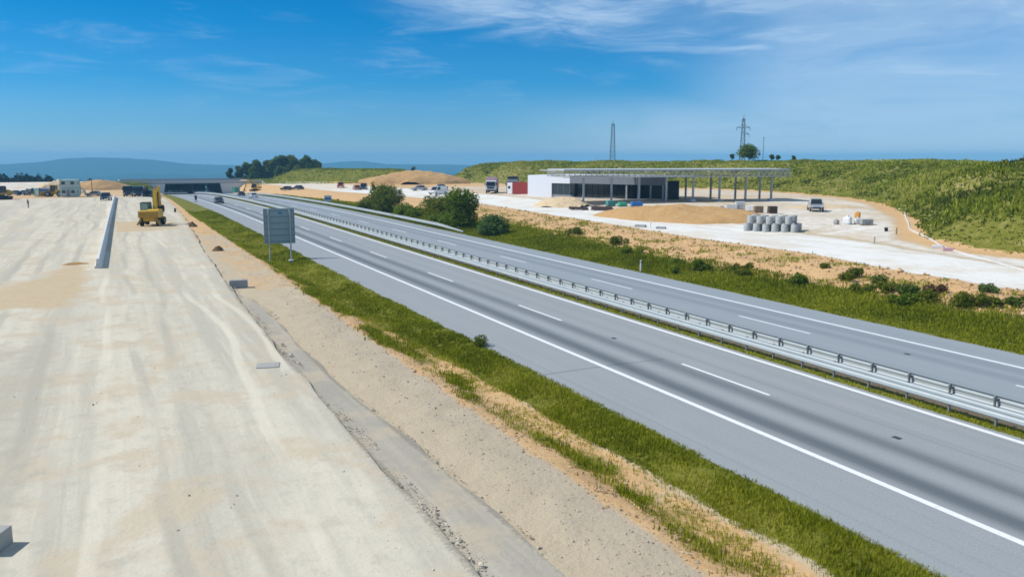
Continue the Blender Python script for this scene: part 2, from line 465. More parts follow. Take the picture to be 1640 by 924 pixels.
def works_material(name, pale, grey, tan):
    """rolled crushed limestone: long wheel streaks, blotches, dusty patches"""
    m, nt, b = new_mat(name)
    pos = N(nt, 'ShaderNodeNewGeometry').outputs['Position']
    A = lambda n: N(nt, 'ShaderNodeAttribute', attribute_name=n).outputs['Fac']
    wv = N(nt, 'ShaderNodeTexNoise', {'Vector': pos, 'Scale': .12, 'Detail': 2}).outputs[1]
    wp = N(nt, 'ShaderNodeVectorMath', {0: pos, 1: N(nt, 'ShaderNodeVectorMath', {0: wv, 3: .7}, operation='SCALE').outputs[0]}, operation='ADD').outputs[0]
    streak = noise(nt, wp, 1.0, 6, .6, 0, (.6, .028, 1))
    thin = noise(nt, wp, 1.0, 5, .62, 0, (2.2, .05, 1))
    blot = noise(nt, pos, .33, 6, .6, .4); mid = noise(nt, pos, 1.5, 6, .65); fine = noise(nt, pos, 8, 4, .7); grit = noise(nt, pos, 30, 2, .7)
    c = mixc(nt, smooth(nt, streak, .34, .64), tuple(v * .93 for v in grey), pale)
    c = mixc(nt, smooth(nt, thin, .54, .70, 0, .6), c, tuple(v * 1.08 for v in pale))
    c = mixc(nt, smooth(nt, thin, .44, .28, 0, .65), c, tuple(v * .88 for v in grey))
    c = mixc(nt, smooth(nt, blot, .47, .62, 0, .75), c, tan)
    c = mixc(nt, smooth(nt, mid, .50, .72, 0, .45), c, tuple(v * .80 for v in grey))
    c = mixc(nt, smooth(nt, fine, .52, .76, 0, .42), c, tuple(v * .72 for v in grey))
    c = mixc(nt, smooth(nt, grit, .58, .8, 0, .22), c, tuple(v * .6 for v in grey))
    sp = N(nt, 'ShaderNodeSeparateXYZ', {0: pos}); wob = noise(nt, pos, 1.0, 3, .5, 0, (.02, .016, 1)); gap = noise(nt, pos, 1.0, 4, .6, 0, (.25, .07, 1))
    for k, (xc, amp, wd, st, dk) in enumerate(((-3.3, 4.0, .42, .75, 1), (-1.1, -3.0, .30, .6, 0), (.9, 3.4, .34, .6, 1), (2.8, 3.4, .34, .6, 1), (4.3, -4.5, .30, .6, 0), (6.0, -4.5, .30, .55, 0), (-8.2, 5.5, .4, .6, 1), (-6.2, 5.5, .4, .6, 1))):
        xx = mth(nt, 'ADD', sp.outputs[0], mth(nt, 'MULTIPLY', mth(nt, 'SUBTRACT', wob, .5), amp * 2))
        g = smooth(nt, mth(nt, 'ABSOLUTE', mth(nt, 'SUBTRACT', xx, xc)), wd, wd * .35, 0, st)
        g = mth(nt, 'MULTIPLY', g, smooth(nt, gap, .38 + .03 * (k % 3), .56))
        c = mixc(nt, g, c, tuple(v * (.80 if dk else 1.13) for v in (grey if dk else pale)))
    brk = mth(nt, 'ADD', mth(nt, 'MULTIPLY', mid, .6), mth(nt, 'MULTIPLY', blot, .4))
    v = mth(nt, 'ADD', A('orange'), mth(nt, 'MULTIPLY', mth(nt, 'SUBTRACT', brk, .5), 1.3))
    dirt = mixc(nt, mid, (.44, .335, .205), (.58, .47, .31))
    c = mixc(nt, smooth(nt, v, .36, .64, 0, .92), c, dirt)
    v = mth(nt, 'ADD', A('grey'), mth(nt, 'MULTIPLY', mth(nt, 'SUBTRACT', brk, .5), 1.0))
    c = mixc(nt, smooth(nt, v, .3, .75, 0, .75), c, tuple(q * .84 for q in grey))
    v = mth(nt, 'ADD', A('rim'), mth(nt, 'MULTIPLY', mth(nt, 'SUBTRACT', fine, .5), .9))
    c = mixc(nt, smooth(nt, v, .4, .75, 0, .8), c, mixc(nt, grit, (.16, .145, .115), (.34, .31, .25)))
    nt.links.new(c, b.inputs['Base Color'])
    b.inputs['Roughness'].default_value = .92; b.inputs['Specular IOR Level'].default_value = .12
    h = mth(nt, 'ADD', mth(nt, 'MULTIPLY', mid, .05), mth(nt, 'ADD', mth(nt, 'MULTIPLY', fine, .018), mth(nt, 'MULTIPLY', thin, .012)))
    bp = N(nt, 'ShaderNodeBump', {'Height': h, 'Distance': 1.0, 'Strength': .7})
    nt.links.new(bp.outputs[0], b.inputs['Normal'])
    return m


def asphalt_material(name, tracks, base, dark, edge):
    """worn motorway asphalt; tracks = (x centre, half width, strength) of the wheel paths"""
    m, nt, b = new_mat(name)
    pos = N(nt, 'ShaderNodeNewGeometry').outputs['Position']
    x = N(nt, 'ShaderNodeSeparateXYZ', {0: pos}).outputs[0]
    wob = noise(nt, pos, 1.0, 3, .5, 0, (.05, .03, 1))
    xw = mth(nt, 'ADD', x, mth(nt, 'MULTIPLY', mth(nt, 'SUBTRACT', wob, .5), .35))
    streak = noise(nt, pos, 1.0, 6, .62, 0, (2.6, .025, 1)); mid = noise(nt, pos, 1.1, 5, .6); fine = noise(nt, pos, 14, 4, .7); blot = noise(nt, pos, .22, 4, .55)
    c = mixc(nt, streak, tuple(v * .93 for v in base), tuple(v * 1.06 for v in base))
    c = mixc(nt, smooth(nt, blot, .48, .72, 0, .35), c, edge)
    tot = None
    for xc, hw, st in tracks:
        d = mth(nt, 'ABSOLUTE', mth(nt, 'SUBTRACT', xw, xc))
        g = smooth(nt, d, hw, 0.0, 0, st)
        tot = g if tot is None else mth(nt, 'MAXIMUM', tot, g)
    tot = mth(nt, 'MULTIPLY', tot, mth(nt, 'ADD', .52, mth(nt, 'MULTIPLY', streak, .85)), clamp=True)
    c = mixc(nt, tot, c, dark)
    c = mixc(nt, smooth(nt, fine, .4, .75, 0, .26), c, tuple(v * .6 for v in dark))
    seam = noise(nt, pos, 1.0, 2, .5, 0, (5.5, .012, 1))
    c = mixc(nt, smooth(nt, seam, .60, .72, 0, .22), c, tuple(v * .8 for v in dark))
    patchy = noise(nt, pos, 1.0, 4, .6, 0, (.5, .06, 1))
    c = mixc(nt, smooth(nt, patchy, .54, .68, 0, .22), c, tuple(v * .78 for v in base))
    c = mixc(nt, smooth(nt, mid, .6, .8, 0, .15), c, tuple(v * 1.2 for v in base))
    nt.links.new(c, b.inputs['Base Color'])
    b.inputs['Roughness'].default_value = .72; b.inputs['Specular IOR Level'].default_value = .3
    bp = N(nt, 'ShaderNodeBump', {'Height': fine, 'Distance': .01, 'Strength': .4})
    nt.links.new(bp.outputs[0], b.inputs['Normal'])
    return m


def leaf_material(name, cols, trans=.25):
    """foliage: the colour varies from leaf to leaf (per-leaf 'tint')"""
    m, nt, b = new_mat(name)
    a = N(nt, 'ShaderNodeAttribute', attribute_name='tint').outputs['Fac']
    r = N(nt, 'ShaderNodeValToRGB'); nt.links.new(a, r.inputs[0])
    cr = r.color_ramp
    cr.elements[0].color = c4(cols[0]); cr.elements[1].color = c4(cols[-1])
    for i, c in enumerate(cols[1:-1]):
        e = cr.elements.new((i + 1) / (len(cols) - 1)); e.color = c4(c)
    nt.links.new(r.outputs[0], b.inputs['Base Color'])
    b.inputs['Roughness'].default_value = .7; b.inputs['Specular IOR Level'].default_value = .2
    t = N(nt, 'ShaderNodeBsdfTranslucent', {'Color': r.outputs[0]})
    mx = N(nt, 'ShaderNodeMixShader', {0: trans, 1: b.outputs[0], 2: t.outputs[0]})
    nt.links.new(mx.outputs[0], nt.nodes['Material Output'].inputs['Surface'])
    return m


M['teal_dark'] = pmat('dark_green_shade_lining', (.035, .075, .06), .6, 0, .25, .3)
M['earth'] = ground_material()
M['works'] = works_material('rolled_limestone', (.60, .555, .445), (.50, .47, .385), (.53, .445, .32))
M['strip'] = works_material('grey_road_base', (.455, .42, .345), (.385, .355, .295), (.48, .41, .30))
M['asphalt'] = asphalt_material('worn_asphalt', [(21.75, .95, .95), (23.85, .95, .72), (25.6, .6, .10), (27.2, .6, .10)], (.305, .328, .338), (.105, .125, .137), (.345, .352, .365))
M['asphalt_far'] = asphalt_material('worn_asphalt_far', [(36.2, .9, .55), (37.8, .9, .5), (33.2, .8, .15)], (.285, .32, .345), (.175, .205, .23), (.32, .335, .36))
M['grass'] = leaf_material('grass_blades', [(.07, .10, .003), (.18, .215, .006), (.28, .31, .010), (.42, .41, .035), (.58, .50, .17)], .35)
M['hillgrass'] = leaf_material('weed_blades', [(.06, .085, .005), (.18, .225, .012), (.28, .325, .022), (.41, .41, .055), (.54, .46, .15)], .35)
M['leaf_dark'] = leaf_material('leaves_dark', [(.02, .045, .006), (.055, .105, .012), (.11, .17, .020), (.17, .22, .035)], .35)
M['leaf_mid'] = leaf_material('leaves_mid', [(.03, .052, .004), (.09, .125, .008), (.17, .205, .014), (.26, .27, .035)], .35)
M['leaf_bright'] = leaf_material('leaves_bright', [(.03, .065, .004), (.095, .155, .008), (.175, .245, .014), (.27, .32, .03)], .35)
M['leaf_willow'] = leaf_material('leaves_willow', [(.03, .07, .015), (.075, .14, .028), (.13, .21, .05), (.21, .29, .10)], .35)
M['leaf_far'] = leaf_material('leaves_far', [(.006, .018, .010), (.012, .03, .014), (.025, .05, .02)])


# ------------------------------------------------------------------ ground sheet
def axis(segs):
    out = []
    for a, b, st in segs: out += list(np.arange(a, b - 1e-6, st))
    return np.array(out + [segs[-1][1]])

gx = axis([(-60, -12, 4), (-12, 8, 2), (8, 18, .25), (18, 28, 1.25), (28, 32, .25), (32, 40.5, 1.2), (40.5, 60, .45), (60, 90, .9), (90, 170, 1.25), (170, 260, 4)])
gx = np.concatenate([-60 - np.geomspace(8, 6900, 26)[::-1], gx, 260 + np.geomspace(8, 6900, 26)])
gy = axis([(4, 60, .35), (60, 130, .8), (130, 300, 1.4), (300, 450, 2.2)])
gy = np.concatenate([[-60, -30, -10, -2], gy, 450 + np.geomspace(4, 6800, 40)])
X, Y = np.meshgrid(gx, gy)
XF, YF = X.ravel(), Y.ravel()
ZF = terrain(XF, YF)
XF = XF - bend(YF)
HD = hill_d(XF, YF); BD = bank_d(XF, YF)
nA = fbm(XF * .35, YF * .35, 41); nB = fbm(XF * .8, YF * .8, 45); nC = fbm(XF * .06, YF * .06, 49)

def box_mask(v, a, b, s=.4):
    return sstep(a - s, a + s, v) * (1 - sstep(b - s, b + s, v))

# where the grass of each strip begins and ends (metres from the works lane)
G_IN = lambda y: np.interp(y, [8, 14, 20, 32, 60, 87, 155, 240, 300, 400], [15.6, 15.6, 15.5, 15.2, 14.0, 12.8, 12.4, 14, 14, 17])
G_OUT = lambda y: np.interp(y, [15, 30, 45, 58, 75, 100, 130, 160, 230, 300], [50, 49, 48, 47.5, 48.8, 50, 48.8, 47.5, 45, 44])
W_LO = lambda y: np.interp(y, [20, 34, 44, 57, 72, 97, 118, 142, 200, 260], [54, 55, 56.2, 58.6, 58.6, 60.6, 62, 64, 62, 58])
W_UP = lambda y: np.interp(y, [20, 36, 50, 57, 70, 95, 118, 142, 200, 260], [61, 63, 67, 69, 71, 74.5, 75.5, 77, 80, 80])
gi, go = G_IN(YF), G_OUT(YF)
wl, wu = W_LO(YF), W_UP(YF)
left_grass = sstep(gi - .25, gi + .25, XF) * (1 - sstep(17.25, 17.4, XF))
tufts = box_mask(XF, 12.9, 15.0, .3) * (1 - sstep(55, 75, YF)) * (.12 + 1.1 * (nA - .36))
channel = box_mask(XF, 14.95, 15.2, .12) * (1 - sstep(40, 60, YF))
median = box_mask(XF, 28.6, 29.5, .15) * .72 + box_mask(XF, 29.5, 31.2, .1) * .25
verge = sstep(41.1, 41.4, XF) * (1 - sstep(go - 1.8, go + 1.4, XF)) * .95
hill = sstep(-.6, .8, HD) * (.93 - .5 * sstep(.56, .68, fbm(XF * .12, YF * .12, 61)) * box_mask(YF, 150, 230, 25))
bank = sstep(.8, 2.5, BD)
cross = sstep(18, 12, XF) * sstep(-25, -5, XF) * sstep(376, 388, YF) * .85
beyond = sstep(440, 470, YF) + sstep(330, 380, XF) + sstep(-120, -200, XF)
grass = np.maximum.reduce([left_grass * (1 - .45 * channel), tufts, median, verge, hill, bank, cross, np.clip(beyond, 0, 1)])
dryness = np.maximum.reduce([channel * 1.0, tufts * .45, .42 * median, .30 * left_grass * (1 - sstep(15.0, 15.6, XF)), .36 * hill + .5 * (nC - .5), .2 * verge])
orange = np.maximum.reduce([
    box_mask(XF, 12.2, 15.4, .4) * (.70 + .4 * (nA - .5)) * sstep(8, 14, YF),
    box_mask(XF, 8.8, 12.5, .8) * sstep(55, 66, YF) * (1 - sstep(110, 125, YF)) * (.46 + .5 * (nA - .5)),
    box_mask(XF, 9.5, 14.5, .8) * sstep(100, 120, YF) * .66,
    sstep(go - 1.5, go + 1, XF) * (1 - sstep(wl - 1.0, wl + .6, XF)) * 1.0,
    sstep(-4.5, -1.5, HD) * (1 - sstep(.2, 1.2, HD)) * .8,
    sstep(wu + 6, wu + 12, XF) * .36, sstep(42, 44, XF) * sstep(235, 255, YF) * .85,
    (XF < 12) * sstep(238, 246, YF) * .6 * (YF < 440),
    sstep(wu, wu + 1, XF) * .45])
white = np.maximum.reduce([
    sstep(wl - .7, wl + .7, XF) * (1 - sstep(wu - 1.5, wu + 2.0, XF)) * 1.0,
    sstep(wu, wu + 2, XF) * (1 - sstep(-4, -1, HD)) * (.46 + .35 * (nC - .5) + .1 * (YF < 70)),
    (XF < -8) * sstep(255, 300, YF) * (YF < 440) * .55, box_mask(XF, -2, 9, 1) * box_mask(YF, 241, 252, 2)])
white = white * (XF > 40) * (1 - .45 * sstep(235, 260, YF)) + white * (XF <= 40)
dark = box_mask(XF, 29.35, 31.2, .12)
gravel = np.maximum(box_mask(XF, 8, 12.6, .5) * (.28 + .34 * sstep(9.6, 11.6, XF)) * (1 - sstep(52, 64, YF)), .3 * median)
# sheets of the carriageways and works lanes lie above the soil here
low = box_mask(XF, 17.5, 28.5, .2) + box_mask(XF, 31.2, 41.0, .2) + (XF < 8.0) * (YF < 246) * (YF > -40) * (XF > -75)
ZF = ZF - .16 * np.clip(low, 0, 1) * (YF < 460)
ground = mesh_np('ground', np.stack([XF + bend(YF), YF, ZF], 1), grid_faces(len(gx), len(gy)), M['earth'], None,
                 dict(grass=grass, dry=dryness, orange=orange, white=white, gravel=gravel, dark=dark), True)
tag(ground, kind='structure')


# ------------------------------------------------------------------ carriageways, works lanes
def sheet(name, x0, x1, y0, y1, mat, dz=.01, nx=2, sy=4.0, attrs=None, edge=0.0, seed=0, skirt=0.0):
    ys = np.arange(y0, y1 + sy / 2, sy); xs = np.linspace(0, 1, nx)
    T, YY = np.meshgrid(xs, ys)
    a = x0(YY) if callable(x0) else np.full(YY.shape, float(x0)); b = x1(YY) if callable(x1) else np.full(YY.shape, float(x1))
    if edge: b = b + edge * (fbm(YY * .11, YY * 0 + seed, seed, 2) - .5) * 2.4 + edge * .5 * (fbm(YY * .38, YY * 0 + 3, seed + 5, 2) - .5) * 2
    XX = a + (b - a) * T
    XR = XX; XX = XX + bend(YY)
    ZZ = terrain(XX.ravel(), YY.ravel()).reshape(XX.shape)
    ZZ = np.where((XR > 16.5) & (XR < 42), dip(YY), ZZ) + dz
    V = np.stack([XX, YY, ZZ], -1).reshape(-1, 3); F = grid_faces(nx, len(ys))
    at = {k: f(V[:, 0], V[:, 1]) for k, f in (attrs or {}).items()}
    if skirt:                                   # a step down along the right-hand edge
        n = len(V); e = np.arange(len(ys)) * nx + nx - 1
        V2 = V[e].copy(); V2[:, 2] -= skirt; V2[:, 0] += skirt * .25
        V = np.vstack([V, V2]); k = np.arange(len(ys) - 1)
        F = np.vstack([F, np.stack([e[:-1], n + k, n + k + 1, e[1:]], 1)])
        for q in at: at[q] = np.concatenate([at[q], at[q][e]])
    return tag(mesh_np(name, V, F, mat, None, at, False), kind='structure')

rag = lambda y: 17.22 + .10 * (fbm(y * .5, y * 0, 77) - .5) * 2
sheet('carriageway', rag, 28.72, 6, 470, M['asphalt'], .004, 4, 1.0)
rag2 = lambda y: 41.25 + .10 * (fbm(y * .5, y * 0, 87) - .5) * 2
sheet('carriageway', 31.05, rag2, 6, 470, M['asphalt_far'], .004, 4, 1.0)


def stripes(name, segs, dz=.009):
    V = []; F = []
    for xc, wd, y0, y1 in segs:
        ys = np.arange(y0, y1 + .01, min(6.0, y1 - y0))
        for i, y in enumerate(ys):
            z = float(dip(np.array([y]))[0]) + dz
            xb = xc + float(bend(y))
            V += [(xb - wd / 2, y, z), (xb + wd / 2, y, z)]
            if i: k = len(V); F.append((k - 4, k - 3, k - 1, k - 2))
    return tag(mesh_np(name, np.array(V), np.array(F), M['paint_line']), kind='structure')

stripes('road_marking', [(20.75, .27, 6, 460), (28.28, .27, 6, 460)])
D0 = 25.6
stripes('road_marking', [(24.47, .17, D0 + 18 * k, D0 + 18 * k + 6) for k in range(-1, 24)])
stripes('road_marking', [(38.62, .25, 6, 460), (31.85, .22, 6, 460)])
stripes('road_marking', [(35.38, .16, 34.05 + 18 * k, 34.05 + 18 * k + 6) for k in range(-1, 24)])
# sealed joint right across the near carriageway
j = MB(); zj = .0075
for a, b_ in (((17.4, 32.7), (20.6, 32.85)), ((20.6, 32.85), (24.3, 32.8))):
    dx, dy = b_[0] - a[0], b_[1] - a[1]
    j.add([(a[0], a[1] - .018, zj), (b_[0], b_[1] - .018, zj), (b_[0], b_[1] + .018, zj), (a[0], a[1] + .018, zj)], [(0, 1, 2, 3)])
tag(j.build('road_joint', M['bitumen']), kind='structure')

W_EDGE = lambda y: np.interp(y, [5, 12, 28, 42, 57, 78, 116, 147, 200, 244], [7.2, 7.2, 7.15, 7.18, 7.35, 8.0, 9.35, 10.6, 12.2, 13.0])
PATCH = [(-16, 60), (-7, 61), (-2.6, 60.5), (-1.6, 72), (-1.9, 84), (-4.5, 87), (-6.5, 76), (-9.5, 70), (-17, 68)]
def w_orange(x, y):
    p = np.where(in_poly(x, y, PATCH), seg_dist(x, y, PATCH + PATCH[:1]), -seg_dist(x, y, PATCH + PATCH[:1]))
    s = box_mask(x, .2, 8.6, .5) * box_mask(y, 121, 141, 2) * (.95 - .35 * box_mask(x, 5, 9, 1))
    e = sstep(W_EDGE(y) - 1.8, W_EDGE(y), x) * sstep(60, 110, y) * .6
    return np.maximum.reduce([np.clip(.35 + p * .25, 0, .95), s, e, .16 + 0 * x])
def w_grey(x, y):
    return np.maximum(np.interp(x, [-9, -4.2, -2.8, -1.9], [.62, .60, .42, 0]) * (1 - sstep(45, 60, y)), .3 * box_mask(y, 150, 240, 15) * (x < -1))
TOP = .20
sheet('works_road', -9, W_EDGE, 4, 244, M['works'], TOP, 110, .5, dict(orange=w_orange, grey=w_grey, rim=lambda x, y: sstep(W_EDGE(y) - .55, W_EDGE(y) + .1, x) * (.30 + .75 * fbm(x * .8, y * .25, 91))), .20, 5, .22)
sheet('works_road', -75, -9, 4, 244, M['works'], TOP, 30, 1.0, dict(orange=w_orange, grey=w_grey, rim=lambda x, y: 0 * x))
S_EDGE = lambda y: np.interp(y, [4, 12, 20, 24, 30, 35, 43, 54, 60, 64], [9.0, 9.05, 9.0, 8.85, 8.6, 8.3, 8.3, 8.55, 8.2, 7.7])
sheet('road_base', 6.6, S_EDGE, 4, 63, M['strip'], .085, 16, .3, dict(orange=lambda x, y: .12 + 0 * x, grey=lambda x, y: .2 + 0 * x, rim=lambda x, y: np.maximum(sstep(S_EDGE(y) - .32, S_EDGE(y) + .12, x), (1 - sstep(.05, .45, x - W_EDGE(y)))) * (.35 + .75 * fbm(x, y * .3, 93))), .24, 9, .10)

# ------------------------------------------------------------------ far hills
def ridge(name, pts, depth, mat, base=-122, seed=1):
    """pts: (azimuth deg from +Y, distance, top z)"""
    a = np.radians(np.interp(np.linspace(0, 1, 240), np.linspace(0, 1, len(pts)), [p[0] for p in pts]))
    r = np.interp(np.linspace(0, 1, 240), np.linspace(0, 1, len(pts)), [p[1] for p in pts])
    t = np.interp(np.linspace(0, 1, 240), np.linspace(0, 1, len(pts)), [p[2] for p in pts])
    k = np.arange(240)
    t = t + (fbm(k * .09, k * 0., seed, 4) - .5) * 9
    V = []
    prof = [(-1, 0), (-.75, .12), (-.5, .36), (-.28, .66), (-.1, .92), (0, 1), (.15, .9), (.5, .4), (1, 0)]
    for u, f in prof:
        rr = r + u * depth * (1 + .3 * (fbm(k * .12 + u * 3, k * 0. + u, seed + 4) - .5))
        V.append(np.stack([np.sin(a) * rr, np.cos(a) * rr, base + (t - base) * f], 1))
    return tag(mesh_np(name, np.vstack(V), grid_faces(240, len(prof)), mat, None, None, True), kind='structure')

M['hills'] = pmat('wooded_hills', (.016, .05, .042), .95, 0, .4, .004, (.035, .07, .055), .05)
azp = lambda px: 25.79 + math.degrees(math.atan((px - 820) / 1318.5))
ridge('hills', [(azp(-500), 5600, -20), (azp(-200), 5600, -5), (azp(0), 5600, -27), (azp(70), 5600, -12), (azp(105), 5600, 5), (azp(150), 5600, 14), (azp(215), 5600, 10), (azp(255), 5600, -2), (azp(300), 5600, -22), (azp(345), 5600, -32), (azp(420), 5600, -38), (azp(500), 5600, -32), (azp(545), 5600, -14), (azp(585), 5600, -8), (azp(625), 5600, -28), (azp(700), 5600, -34), (azp(800), 5600, -36), (azp(1200), 5600, -30)], 1300, M['hills'], seed=3)
ridge('hills', [(azp(-500), 4300, -78), (azp(0), 4300, -66), (azp(120), 4300, -80), (azp(220), 4300, -60), (azp(320), 4300, -72), (azp(420), 4300, -58), (azp(560), 4300, -74), (azp(700), 4300, -62), (azp(900), 4300, -70)], 700, M['hills'], seed=8)

# ------------------------------------------------------------------ haze
hz = MB().box((0, 0, -40), (14400, 14400, 170))
M['haze'] = bpy.data.materials.new('haze'); M['haze'].use_nodes = True
hn = M['haze'].node_tree; hn.nodes.clear()
pv = N(hn, 'ShaderNodeVolumePrincipled', {'Color': (.24, .62, 1.0, 1), 'Density': .00020, 'Anisotropy': .0})
N(hn, 'ShaderNodeOutputMaterial', {'Volume': pv.outputs[0]})
hz = hz.build('haze', M['haze']); tag(hz, kind='stuff')


# ------------------------------------------------------------------ motorway furniture
def road_z(y): return float(dip(np.array([y]))[0])

W_PROF = [(0, .78), (.03, .775), (.065, .735), (.065, .665), (.03, .63), (.03, .575), (.065, .53), (.065, .42), (.03, .375), (0, .37)]

def rail_mesh(xc, side, y0, y1, step, dropend=False):
    """W-beam swept along the road; side -1: the ribs face the near carriageway"""
    front = [(xc + side * p, z) for p, z in W_PROF]
    back = [(xc + side * (p - .012), z) for p, z in W_PROF[::-1]]
    prof = front + back; n = len(prof)
    ys = np.arange(y0, y1 + .01, step); V = []; F = []
    for i, y in enumerate(ys):
        zz = road_z(y); xb = float(bend(y))
        lo = 0.0
        if dropend: lo = -.62 * max(0, 1 - (y - y0) / 9.0)
        V += [(px + xb, y, pz + zz + lo * (pz - .1)) for px, pz in prof]
        if i:
            a = (i - 1) * n; b_ = i * n
            F += [(a + k, a + (k + 1) % n, b_ + (k + 1) % n, b_ + k) for k in range(n)]
    F += [tuple(range(n - 1, -1, -1)), tuple(range(len(V) - n, len(V)))]
    return MB().add(V, F)


def post_mesh():
    m = MB()
    m.box((0, 0, .34), (.10, .05, .80)); m.box((0, 0, .66), (.18, .07, .12)); m.box((0, 0, .78), (.09, .09, .05))
    return m

def guardrail(label, xc, side, y0, y1, sp, dropend=False):
    g = thing('guardrail', label, 'guardrail', (0, 0, 0))
    rail_mesh(xc + side * .11, side, y0 - 2, y1, 2.0, dropend).build('rail', M['galv'], g)
    base = post_mesh().build('post', M['galv_dark'], g); base.location = (xc, y0, road_z(y0))
    k = 1; y = y0 + sp
    while y < y1 and k < 99:
        c = base.copy(); COL.objects.link(c); c.parent = g; c.location = (xc + float(bend(y)), y, road_z(y)); y += sp; k += 1
    if y < y1:
        rest = MB()
        while y < y1:
            rest.box((xc + float(bend(y)), y, road_z(y) + .36), (.14, .09, .84)); y += sp * 2
        tag(rest.build('posts', M['galv_dark'], g), kind='stuff')
    return g

guardrail('near rail of the double steel guardrail along the median, beside the dark wheel tracks', 28.98 + .12, -1, 12.95, 380, 1.93)
guardrail('second steel rail of the median guardrail, beside the farther carriageway', 30.38, 1, 13.9, 380, 1.93)
guardrail('steel guardrail with lowered end along the verge in front of the tall bushes', 41.75, -1, 103, 300, 4.0, True)

# white marker posts at the verge
def marker(x, y, label):
    t = thing('marker_post', label, 'marker post', (x, y, tz(x, y)), 0)
    MB().prism([(-.06, -.05), (.06, -.05), (.06, .03), (0, .07), (-.06, .03)], 'z', -.1, 1.02).build('post', M['white_paint'], t)
    b = MB().prism([(-.063, -.053), (.063, -.053), (.063, .033), (0, .074), (-.063, .033)], 'z', .80, .88).build('band', M['black'], t)
    return t
marker(41.55, 59.9, 'slim white marker post with black band at the grass verge of the far carriageway')

# big sign seen from behind
t = thing('traffic_sign', 'large grey-green motorway sign panel seen from behind on two posts in the grass', 'traffic sign', (14.72, 83.5, tz(14.72, 83.5)), R(-6))
zb = .42
P0, P1 = zb + 1.50, zb + 4.98
pn = MB().box((0, 0, (P0 + P1) / 2), (2.98, .05, P1 - P0), bev=.02).build('panel', M['sign_back'], t)
rb = MB()
for k in range(6):
    rb.box((0, -.05, P0 + .22 + k * (P1 - P0 - .44) / 5), (2.9, .05, .07))
for sx_ in (-1.44, 1.44): rb.box((sx_, -.045, (P0 + P1) / 2), (.07, .05, P1 - P0 - .05))
rb.build('frame', M['sign_rib'], t)
MB().box((.12, -.032, P1 - .46), (.32, .012, .2)).build('sticker', M['blue'], t)
for sx_ in (-1.02, 1.02):
    MB().tube([(sx_, -.14, -.5), (sx_, -.14, P1 - .1)], .075, 10).build('post', M['galv'], t)
ft = MB().box((1.02, -.14, .12), (.5, .5, .3), bev=.03).build('base', M['concrete_pale'], t)

# small white and blue sign by the verge
t = thing('information_sign', 'small white sign with a blue band on the verge before the dirt bank', 'sign', (44.0, 187.0, tz(44.0, 187)), R(-8))
MB().box((0, 0, 1.15), (1.6, .05, 1.35), bev=.02).build('panel', M['white_paint'], t)
MB().box((0, -.032, 1.12), (1.5, .012, .34)).build('band', M['blue'], t)
for sx_ in (-.55, .55): MB().tube([(sx_, .06, -.3), (sx_, .06, 1.8)], .04, 8).build('post', M['galv'], t)

# dark marker board on the hard shoulder far away
t = thing('marker_board', 'narrow dark marker board standing on the hard shoulder far down the road', 'marker board', (18.4, 216, road_z(216)), 0)
MB().box((0, 0, 1.02), (.55, .04, 1.15), bev=.015).build('panel', M['steel_dark'], t)
MB().tube([(0, .05, 0), (0, .05, 1.5)], .035, 8).build('post', M['galv_dark'], t)
MB().box((0, .03, .06), (.7, .4, .12), bev=.03).build('base', M['black'], t)

# concrete barrier between the two works lanes
def jersey(label, p0, p1, n):
    a = Vector((p0[0], p0[1], 0)); b = Vector((p1[0], p1[1], 0)); d = (b - a).normalized(); q = Vector((d.y, -d.x, 0))
    prof = [(-.32, 0), (-.32, .10), (-.17, .32), (-.10, .86), (.10, .86), (.17, .32), (.32, .10), (.32, 0)]
    m = MB(); V = []; F = []; k = len(prof)
    for i in range(n + 1):
        c = a.lerp(b, i / n); z = tz(c.x, c.y) + TOP + .0
        V += [(c.x + q.x * u, c.y + q.y * u, z + v) for u, v in prof]
        if i: F += [((i - 1) * k + j, (i - 1) * k + (j + 1) % k, i * k + (j + 1) % k, i * k + j) for j in range(k)]
    F += [tuple(range(k - 1, -1, -1)), tuple(range(len(V) - k, len(V)))]
    m.add(V, F)
    o = m.build('concrete_barrier', M['concrete_pale'])
    return tag(o, label, 'barrier')
jersey('long low concrete barrier dividing the two pale works lanes', (-1.55, 81.6), (.62, 239), 40)

# ------------------------------------------------------------------ overpass
xb = float(bend(400))
t = thing('overpass', 'low grey concrete overpass with a dark opening where the motorway passes under', 'bridge', (29.2 + xb, 399, road_z(400)))
Hc = 4.9
dk = MB().box((0, 34, Hc + .30), (60, 68, .60)).build('deck', M['concrete'], t)
MB().box((0, .25, Hc + .80), (62, .3, .40)).build('parapet', M['concrete_pale'], t)
MB().box((0, 34.5, Hc + .63), (59, 66, .06)).build('deck_surface', M['bitumen'], t)
rl = MB()
for k in range(32): rl.box((-30 + k * 1.94, .25, Hc + 1.2), (.06, .06, .5))
rl.tube([(-30.5, .25, Hc + 1.45), (30.5, .25, Hc + 1.45)], .045, 6)
rl.build('railing', M['galv'], t)
for s in (-1, 1):
    MB().prism([(s * 12.6, -.6), (s * 11.6, Hc), (s * 30, Hc), (s * 30, -.6)], 'y', 0.02, 67).build('abutment', M['concrete_pale'], t)
    MB().prism([(s * 12.57, -.3), (s * 11.57, Hc - .02), (s * 11.5, Hc - .02), (s * 12.5, -.3)], 'y', .3, 67).build('shade_lining', M['teal_dark'] if 'teal_dark' in M else M['dark_panel'], t)  # dark sheets added over the inner faces, standing in for interior shade
MB().box((0, 66.6, Hc / 2), (23, .4, Hc + 1.2)).build('dark_closure', M['dark_panel'], t)  # closure added inside so no daylight shows through from the far end
MB().box((0, 34, -.0 + 2.0), (.5, 60, 4.6)).build('middle_wall', M['dark_panel'], t)

